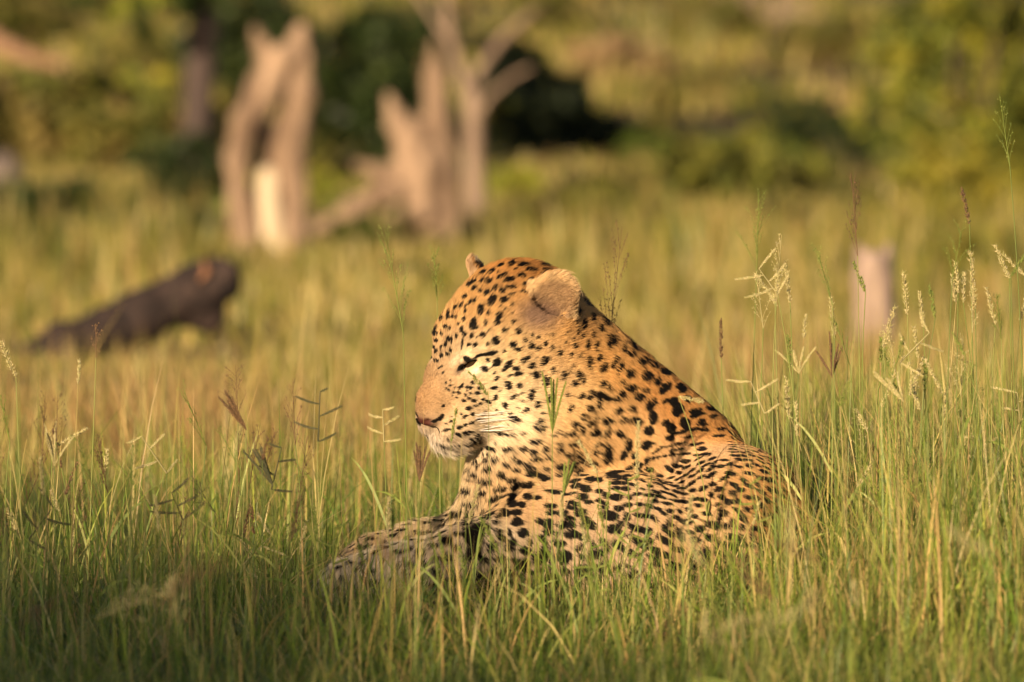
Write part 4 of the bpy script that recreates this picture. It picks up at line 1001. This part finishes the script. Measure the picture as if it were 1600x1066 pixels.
# unseen tree added behind the camera to shade the near grass and paws
ts = np.array(TO_SUN)
RNG = np.random.default_rng(2024)
tc_ = V3(-.75, -.4, .33) + ts * 27
o = empty('tree', V3(tc_[0], tc_[1], gz(tc_[0], tc_[1])), 'unseen leafy tree added behind the camera for shading the grass in front', 'tree')
leaves('crown', [tc_ + V3(-2.6, 0, -1.3), tc_ + V3(-.9, .3, -1.35), tc_ + V3(.35, 0, -1.45), tc_ + V3(1.7, .2, -1.70)], [V3(1.6, 1.2, 1.5), V3(1.3, 1.2, 1.35), V3(1.0, 1.1, 1.15), V3(.9, 1, 1.05)], 34000, .12, MID, o)
v, f = tubes([(np.array([[tc_[0] - .8, tc_[1], -.1], [tc_[0] - .9, tc_[1], 2.5], [tc_[0] - .8, tc_[1], tc_[2] - .8]]), np.array([.2, .16, .08]))], 9)
link('trunk', mesh_np('trunk', v, [f], smooth=True), m_dark, o)
# ================================================================ GRASS STEMS WITH SEED HEADS, one by one
m_seed = mat_leaf('seed_head', .35, .5, .25)
hr = np.random.default_rng(31)
PALE = np.array([(.62, .54, .27), (.70, .60, .34), (.52, .48, .20)])
GRN = np.array([(.26, .32, .07), (.34, .36, .10), (.20, .26, .06)])
BRN = np.array([(.22, .13, .07), (.30, .18, .09), (.15, .10, .06)])
SHADED_SEED = np.array([(.12, .12, .06), (.16, .13, .075), (.09, .10, .05)])  # heads of the shaded stems at the left, darkened by colour

def grains(c, d, L, r, cols):
    """seeds: slim four sided spindles at points c along directions d"""
    c, d = np.asarray(c), np.asarray(d); n = len(c)
    d = d / (np.linalg.norm(d, axis=1, keepdims=True) + 1e-9)
    a = np.cross(d, V3(.3, .5, .8)); a /= np.linalg.norm(a, axis=1, keepdims=True) + 1e-9
    b = np.cross(d, a); L = np.broadcast_to(L, n)[:, None]; r = np.broadcast_to(r, n)[:, None]
    m = c + d * L * .4
    V = np.stack([c, m + a * r, m + b * r, m - a * r, m - b * r, c + d * L], 1)
    o = np.arange(n)[:, None] * 6
    F = np.concatenate([o + np.array(t) for t in ((0, 2, 1), (0, 3, 2), (0, 4, 3), (0, 1, 4), (5, 1, 2), (5, 2, 3), (5, 3, 4), (5, 4, 1))])
    col = np.repeat((cols[hr.integers(0, len(cols), n)] * hr.uniform(.75, 1.25, n)[:, None])[:, None], 6, 1)
    return V.reshape(-1, 3), F, col.reshape(-1, 3)

def put_head(parts, parent):
    Vs, F3, F4, Cs, off = [], [], [], [], 0
    for v, f, c in parts:
        Vs.append(v); Cs.append(np.broadcast_to(c, v.shape)); (F4 if f.shape[1] == 4 else F3).append(f + off); off += len(v)
    link('seed_head', mesh_np('seed_head', np.concatenate(Vs), [np.concatenate(q) for q in (F3, F4) if q], np.concatenate(Cs)), m_seed, parent)

def axis_pts(a, b, bend, n):
    m = (a + b) / 2 + bend
    return bez(a, m, b, n)

def head_spike(a, b, r, cols, awn=.5):
    L = np.linalg.norm(b - a); n = max(50, int(L / .0007)); t = hr.random(n)
    d = (b - a) / L; p = a + (b - a) * t[:, None]
    q = hr.normal(size=(n, 3)); q -= d * (q @ d)[:, None]; q /= np.linalg.norm(q, axis=1, keepdims=True)
    w = r * (np.sin(np.clip(t * .9 + .1, 0, 1) * math.pi) ** .5 * .75 + .25)
    out = [grains(p + q * (w * .45)[:, None], d * .9 + q * .55, .0042, .0011, cols)]
    k = hr.random(n) < awn
    out.append(grains((p + q * (w * .5)[:, None])[k], (d * .9 + q * .75)[k], .0075 + r * .5, .00022, cols * 1.15))
    v, f = tubes([(np.stack([a, (a + b) / 2, b]), np.array([.0008, .0007, .0004]))], 4)
    out.append((v, f, cols[0]))
    return out

def head_panicle(a, b, cols, spread=.3, nb=15, dens=1.0):
    L = np.linalg.norm(b - a); d = (b - a) / L; out = []; pa = [(np.stack([a, (a + b) / 2, b]), np.array([.0008, .0006, .0003]))]
    P_, D_ = [], []
    for i in range(nb):
        t = i / nb * .92; o = a + (b - a) * t
        q = hr.normal(size=3); q -= d * (q @ d); q /= np.linalg.norm(q)
        l = L * (.18 + .34 * (1 - t)) * hr.uniform(.7, 1.2)
        e = o + (d * (1 - spread * .6) + q * spread * 1.2) * l
        pts = axis_pts(o, e, d * l * .12, 5); pa.append((pts, np.linspace(.0004, .0002, 5)))
        m = max(4, int(l / .0045 * dens))
        for j in range(m):
            u = hr.uniform(.25, 1); s = pts[0] + (pts[-1] - pts[0]) * u + d * l * .12 * 2 * u * (1 - u)
            g = hr.normal(size=3) * .5 + d + q * .4
            P_.append(s + hr.normal(size=3) * .0013); D_.append(g)
    v, f = tubes(pa, 3); out.append((v, f, cols[0] * .9)); out.append(grains(P_, D_, .0034, .0009, cols))
    return out

def raceme(a, b, bend, cols, r=.0013, sp=.0016):
    n = 9; pts = axis_pts(a, b, bend, n); L = np.linalg.norm(b - a)
    v, f = tubes([(pts, np.linspace(.0009, .0006, n))], 4); out = [(v, f, cols[0] * .9)]
    m = int(L / sp); t = np.linspace(.08, .98, m); idx = t * (n - 1); i0 = np.clip(idx.astype(int), 0, n - 2); fr = (idx - i0)[:, None]
    p = pts[i0] * (1 - fr) + pts[i0 + 1] * fr; d = pts[i0 + 1] - pts[i0]; d /= np.linalg.norm(d, axis=1, keepdims=True)
    q = np.cross(d, V3(0, 1, 0)); q /= np.linalg.norm(q, axis=1, keepdims=True) + 1e-9
    side = np.where(np.arange(m) % 2, 1, -1)[:, None]
    g_ = .55 + .5 * np.sin(t * math.pi) ** .6
    out.append(grains(p + q * side * r * .5, d + q * side * .35 + hr.normal(size=(m, 3)) * .12, .0036 * g_, r * g_, cols))
    return out

def head_comb(a, b, cols, lens, curl=.13):
    """racemes standing off both sides of the axis"""
    L = np.linalg.norm(b - a); d = (b - a) / L; side = np.cross(V3(0, 1, 0), d); side /= np.linalg.norm(side); out = []
    v, f = tubes([(np.stack([a, (a + b) / 2, b]), np.array([.0012, .0010, .0007]))], 4); out.append((v, f, cols[0] * .8))
    for i, l in enumerate(lens):
        o = a + (b - a) * (i / max(1, len(lens) - 1)); s = -1 if i % 2 else 1
        e = o + (side * s * .92 + d * hr.uniform(.1, .5) + V3(0, hr.normal() * .3, 0)) * l
        out += raceme(o, e, d * -l * curl * hr.uniform(-.3, 1), cols)
    return out

def head_fan(a, d, L, cols, n=6, open_=.3, awn=True):
    d = d / np.linalg.norm(d); out = []
    for i in range(n):
        q = hr.normal(size=3) * V3(1, .6, .5); e = a + (d + q * open_) * L * hr.uniform(.8, 1.05)
        out += raceme(a, e, (d * .2 - q * open_ * .2) * L * .3, cols, .0010, .0013)
        if awn:
            t = hr.random(26)[:, None]; p = a + (e - a) * t
            out.append(grains(p, (e - a) / L + hr.normal(size=(26, 3)) * .25 + d * .4, .010, .0002, cols * 1.1))
    return out

def flower_stem(px, py, bx, y, make, label, group=None, rad=.0009, col=GRN, leaf=1, bow=0.0, nm='grass_stem'):
    """a stem rooted below pixel column bx at depth y whose head starts at pixel (px, py)"""
    top = P(px, py, y + hr.uniform(-.03, .03)); b0 = P(bx, 900, y); b0[2] = float(gz(b0[0], b0[1])) - .01
    o = empty(nm, b0, label, 'grass stem', group)
    pts = axis_pts(b0, top, V3(bow, 0, 0), 9)
    v, f = tubes([(pts, np.linspace(rad * 1.35, rad * .75, 9))], 5)
    c0 = col[hr.integers(0, len(col))]
    tn = np.linspace(0, 1, 9)[:, None].repeat(5, 1).reshape(-1, 1)
    link('stem', mesh_np('stem', v, [f], c0 * (1.05 - .2 * tn), smooth=True), m_grass, o)
    for i in range(leaf):
        t = hr.uniform(.15, .6); s = pts[int(t * 8)]; L = hr.uniform(.06, .14); a = hr.uniform(0, 6.28)
        e = s + V3(math.cos(a) * L * .7, math.sin(a) * L * .4, L * hr.uniform(.2, .9)); m = (s + e) / 2 + V3(0, 0, L * .25)
        cpt = bez(s, m, e, 6); w = hr.uniform(.0016, .0028) * np.array([.7, 1, 1, .8, .5, .05]); sd = np.cross(e - s, V3(.2, 1, .1)); sd /= np.linalg.norm(sd)
        vv = np.stack([cpt - sd * w[:, None], cpt + sd * w[:, None]], 1).reshape(-1, 3); k = np.arange(5) * 2
        link('leaf', mesh_np('leaf', vv, [np.stack([k, k + 1, k + 3, k + 2], 1)], c0 * hr.uniform(.8, 1.2), smooth=True), m_grass, o)
    tg = pts[-1] - pts[-2]; tg /= np.linalg.norm(tg)
    put_head(make(pts[-1], tg), o)
    return o

def to(px, py, y): return P(px, py, y)
def spike_to(tx, ty, y, r, cols, awn=.5): return lambda a, d: head_spike(a, to(tx, ty, y), r, cols, awn)
def pan_to(tx, ty, y, cols, spread=.3, nb=15, dens=1.): return lambda a, d: head_panicle(a, to(tx, ty, y), cols, spread, nb, dens)
def comb_to(tx, ty, y, cols, lens): return lambda a, d: head_comb(a, to(tx, ty, y), cols, lens)
def fan_to(tx, ty, y, cols, n=6, op=.3, awn=True): return lambda a, d: head_fan(a, to(tx, ty, y) - a, np.linalg.norm(to(tx, ty, y) - a), cols, n, op, awn)

Y = -.45
# the ones that stand out
flower_stem(25, 590, 40, Y, spike_to(2, 535, Y, .0045, PALE), 'stem with a pale leaning spike at the left edge of the picture')
flower_stem(122, 600, 105, Y, spike_to(124, 562, Y, .0022, PALE, .1), 'dry straw stem ending in a short white spike near the left edge', col=STRAW, leaf=0)
flower_stem(85, 728, 88, Y, fan_to(86, 664, Y, PALE, 9, .22, False), 'stem with an upright tuft of pale finger spikes at the left')
flower_stem(385, 672, 372, Y - .1, fan_to(349, 618, Y - .1, BRN, 9, .10), 'stem with a brown brush head leaning left, left of the leopard')
flower_stem(427, 760, 432, Y - .1, fan_to(402, 702, Y - .1, SHADED_SEED, 9, .13), 'stem with a dark drooping brush head beside the dark comb head', bow=.01)
flower_stem(424, 765, 450, Y - .1, comb_to(440, 700, Y - .1, SHADED_SEED, (.035, .03, .028, .022)), 'stem with a dark comb shaped head beside the drooping brush head', bow=-.01)
flower_stem(497, 690, 488, Y - .1, comb_to(500, 612, Y - .1, SHADED_SEED, (.030, .042, .038, .040, .012)), 'tall dark stem with comb shaped head left of the leopard face')
flower_stem(285, 812, 300, Y - .1, comb_to(268, 770, Y - .1, SHADED_SEED, (.045, .045, .04, .042, .035)), 'stem with a low dark comb shaped head at the left')
flower_stem(372, 660, 360, Y - .02, pan_to(368, 570, Y - .02, BRN, .55, 14, .5), 'stem with an airy brown speckled head above the brown brush head')
flower_stem(168, 770, 180, Y, pan_to(152, 680, Y, BRN, .2, 18, 1.2), 'stem with a narrow brown ragged head at the left', nm='grass_stem')
flower_stem(150, 560, 135, -.1, pan_to(150, 505, -.1, BRN, .3, 10), 'stem with a small reddish head in front of the charred log')
flower_stem(335, 800, 350, Y, pan_to(300, 745, Y, SHADED_SEED, .3, 12), 'stem with a nodding dark airy head left of the paws')
flower_stem(600, 690, 610, .1, comb_to(598, 640, .1, PALE, (.03, .028, .028, .025, .02)), 'stem with short pale comb shaped head left of the leopard chin')
flower_stem(630, 520, 640, .05, pan_to(600, 350, .05, GRN, .28, 16), 'tall green stem with a loose head left of the leopard ear')
flower_stem(683, 470, 690, .25, pan_to(678, 385, .25, GRN, .35, 14), 'shorter green loose head beside the tall one left of the leopard ear')
flower_stem(655, 752, 654, Y, fan_to(658, 700, Y, BRN, 7, .14), 'stem with an olive brush head right under the leopard chin')
flower_stem(705, 690, 700, -.5, spike_to(713, 640, -.5, .0028, GRN, .0), 'thin stem with a narrow leaf like tip crossing the leopard mouth', rad=.0005)
flower_stem(763, 617, 768, -.5, spike_to(734, 582, -.5, .0042, GRN, .2), 'thin stem with a green drooping tip below the leopard eye', rad=.0005)
flower_stem(863, 676, 862, -.5, fan_to(866, 590, -.5, GRN, 5, .17, False), 'stem with a green forked head crossing the leopard cheek')
flower_stem(945, 600, 938, .32, pan_to(972, 355, .32, BRN, .18, 14), 'stem rising behind the leopard neck with a brown slim head')
flower_stem(995, 770, 1002, -.45, spike_to(997, 660, -.45, .0042, PALE), 'stem with a long pale spike over the leopard shoulder')
flower_stem(933, 740, 940, -.45, spike_to(905, 690, -.45, .0035, PALE), 'stem with a bent pale spike over the leopard shoulder', bow=.015)
flower_stem(880, 775, 876, -.45, fan_to(885, 720, -.45, GRN, 4, .2, False), 'stem with a small green forked head over the leopard flank')
flower_stem(948, 800, 944, -.45, spike_to(953, 752, -.45, .0030, GRN, .1), 'stem with a short green spike over the leopard flank')
flower_stem(1060, 620, 1090, -.2, spike_to(1100, 628, -.2, .0036, PALE), 'stem with a small spike bent over against the leopard shoulder', bow=.06)
flower_stem(1215, 460, 1255, -.1, comb_to(1186, 420, -.1, PALE, (.036, .05, .042, .045, .045)), 'stem with five curved pale spikes arranged like a comb right of the leopard', bow=.03)
flower_stem(1182, 430, 1165, .5, pan_to(1186, 300, .5, GRN, .4, 18, .7), 'tall faint stem with a wide airy head right of the leopard')
flower_stem(1340, 400, 1350, 0., pan_to(1330, 270, 0., BRN, .22, 18), 'tall stem with a brown narrow head before the pinkish stump')
flower_stem(1578, 260, 1600, -.1, pan_to(1562, 150, -.1, GRN, .3, 12, .6), 'tallest thin stem with sparse head at the right edge', bow=.02)
flower_stem(1515, 350, 1530, -.1, spike_to(1502, 294, -.1, .0036, BRN), 'stem with a single yellow brown spike standing high at the right')
flower_stem(1304, 528, 1306, -.2, spike_to(1298, 466, -.2, .0042, PALE), 'stem with a stiff pale spike left of the pinkish stump')
flower_stem(1418, 492, 1430, -.2, spike_to(1412, 426, -.2, .0048, PALE), 'stem with a thick pale spike right of the pinkish stump')
flower_stem(1524, 482, 1532, -.2, spike_to(1516, 392, -.2, .0042, PALE), 'stem with a long whitish spike in the tall grass at the right')
flower_stem(1497, 458, 1490, -.2, spike_to(1493, 410, -.2, .0034, PALE), 'stem with a slim whitish spike just left of the long whitish one')
flower_stem(1577, 435, 1590, -.2, spike_to(1555, 384, -.2, .0042, PALE), 'stem with a pale spike tipping left near the right edge')
flower_stem(1300, 590, 1298, -.3, fan_to(1302, 545, -.3, BRN, 7, .55, False), 'stem with a dark star shaped head in the grass right of the leopard')
flower_stem(1233, 655, 1235, -.3, spike_to(1228, 590, -.3, .0036, PALE), 'stem with a pale spike just right of the leopard back')
flower_stem(1127, 560, 1140, .1, spike_to(1126, 500, .1, .0026, BRN), 'stem with a thin brown spike above the leopard back')
# the many alike at the right, and fewer at the left and in front
for i in range(58):
    px = hr.uniform(1180, 1610); py = hr.uniform(470, 800) - (px - 1180) * .12; y = hr.uniform(-.75, .5); k = hr.random()
    bx = px + hr.normal() * 25; lx = hr.normal() * 16; L = hr.uniform(34, 64)
    if k < .5: mk = spike_to(px + lx, py - L, y, hr.uniform(.0022, .0042), PALE if hr.random() < .7 else GRN)
    elif k < .84: mk = pan_to(px + lx, py - L * 1.7, y, GRN if hr.random() < .5 else PALE, hr.uniform(.2, .5), 12, .8)
    elif k < .92: mk = comb_to(px + lx * 2, py - L, y, PALE, tuple(hr.uniform(.025, .045, 4)))
    else: mk = fan_to(px + lx, py - L, y, PALE, 5, .3, False)
    kd_ = 'bristly spike' if k < .5 else 'loose airy head' if k < .84 else 'comb shaped head' if k < .92 else 'finger head'
    flower_stem(px, py, bx, y, mk, 'slender grass stem with a pale %s in the thick grass at the right' % kd_, 'grass stems with a %s at the right' % kd_, bow=hr.normal() * .02, col=GRN if hr.random() < .7 else STRAW)
for i in range(44):
    px = hr.uniform(-5, 470); py = hr.uniform(690, 900); y = hr.uniform(-.9, .3); k = hr.random()
    bx = px + hr.normal() * 22; lx = hr.normal() * 18; L = hr.uniform(30, 60)
    if k < .35: mk = spike_to(px + lx, py - L, y, hr.uniform(.0020, .0036), PALE if hr.random() < .5 else BRN)
    elif k < .94: mk = pan_to(px + lx, py - L * 1.9, y, BRN if hr.random() < .6 else GRN, hr.uniform(.2, .5), 12, .7)
    else: mk = comb_to(px + lx * 2, py - L, y, SHADED_SEED if hr.random() < .5 else PALE, tuple(hr.uniform(.025, .045, 4)))
    kd_ = 'bristly spike' if k < .35 else 'loose airy head' if k < .94 else 'comb shaped head'
    flower_stem(px, py, bx, y, mk, 'slender grass stem with a %s in the thinner grass at the left' % kd_, 'grass stems with a %s at the left' % kd_, bow=hr.normal() * .02)
for i in range(34):
    px = hr.uniform(480, 1200); py = hr.uniform(800, 925); y = hr.uniform(-.9, -.42); k = hr.random()
    bx = px + hr.normal() * 16; lx = hr.normal() * 14; L = hr.uniform(28, 60)
    mk = spike_to(px + lx, py - L, y, hr.uniform(.0020, .0034), PALE if hr.random() < .4 else GRN) if k < .5 else pan_to(px + lx, py - L * 1.6, y, BRN if hr.random() < .4 else GRN, .25, 11, .7) if k < .8 else comb_to(px + lx, py - L, y, GRN, tuple(hr.uniform(.02, .035, 3)))
    kd_ = 'bristly spike' if k < .5 else 'loose airy head' if k < .8 else 'comb shaped head'
    flower_stem(px, py, bx, y, mk, 'grass stem with a small %s in front of the lying leopard' % kd_, 'grass stems with a %s before the leopard' % kd_, bow=hr.normal() * .012)
# blurred heads close to the camera at the bottom right
for i in range(16):
    px = hr.uniform(900, 1600) if i < 11 else hr.uniform(0, 700); py = hr.uniform(860, 1010); y = hr.uniform(-3.6, -2.2)
    mk = pan_to(px + hr.normal() * 70, py - hr.uniform(30, 90), y, PALE if hr.random() < .5 else BRN, .4, 14)
    flower_stem(px, py, px + hr.normal() * 60, y, mk, 'out of focus seed head close to the camera at the bottom', 'blurred seed heads at the bottom', bow=hr.normal() * .05)

# every stem of a group says which one it is, counted along the picture
ORD = 'first second third fourth fifth sixth seventh eighth ninth tenth'.split()
TEN = {2: 'twent', 3: 'thirt', 4: 'fort'}
TEENS = 'eleventh twelfth thirteenth fourteenth fifteenth sixteenth seventeenth eighteenth nineteenth'.split()
def ordinal(i):
    if i <= 10: return ORD[i - 1]
    if i <= 19: return TEENS[i - 11]
    return TEN[i // 10] + ('ieth' if i % 10 == 0 else 'y ' + ORD[i % 10 - 1])
groups = defaultdict(list)
for o in C.objects:
    if o.parent is None and o.get('category') == 'grass stem' and o.get('group'):
        hd = [c for c in o.children if c.name.startswith('seed_head')][0]
        co = np.empty(len(hd.data.vertices) * 3, np.float32); hd.data.vertices.foreach_get('co', co)
        groups[o['group']].append((float(PIX(co.reshape(-1, 3).astype(float).mean(0))[0]), o))
for g, l in groups.items():
    l.sort(key=lambda t: t[0])
    for i, (_, o) in enumerate(l):
        which = 'leftmost' if i == 0 else 'rightmost' if i == len(l) - 1 else ordinal(i + 1) + ' from left'
        o['label'] = which + ' among the ' + g if len(l) > 1 else o['label']

sc_ = sorted([(float(PIX(np.array(o.location))[0]), o.name, o) for o in C.objects if o.get('group') == 'low scrub in the blurred grass'])
for i, (_, _, o) in enumerate(sc_):
    o['label'] = ('leftmost' if i == 0 else 'rightmost' if i == len(sc_) - 1 else ordinal(i + 1) + ' from left') + ' among the low scrub bushes in the blurred grass'
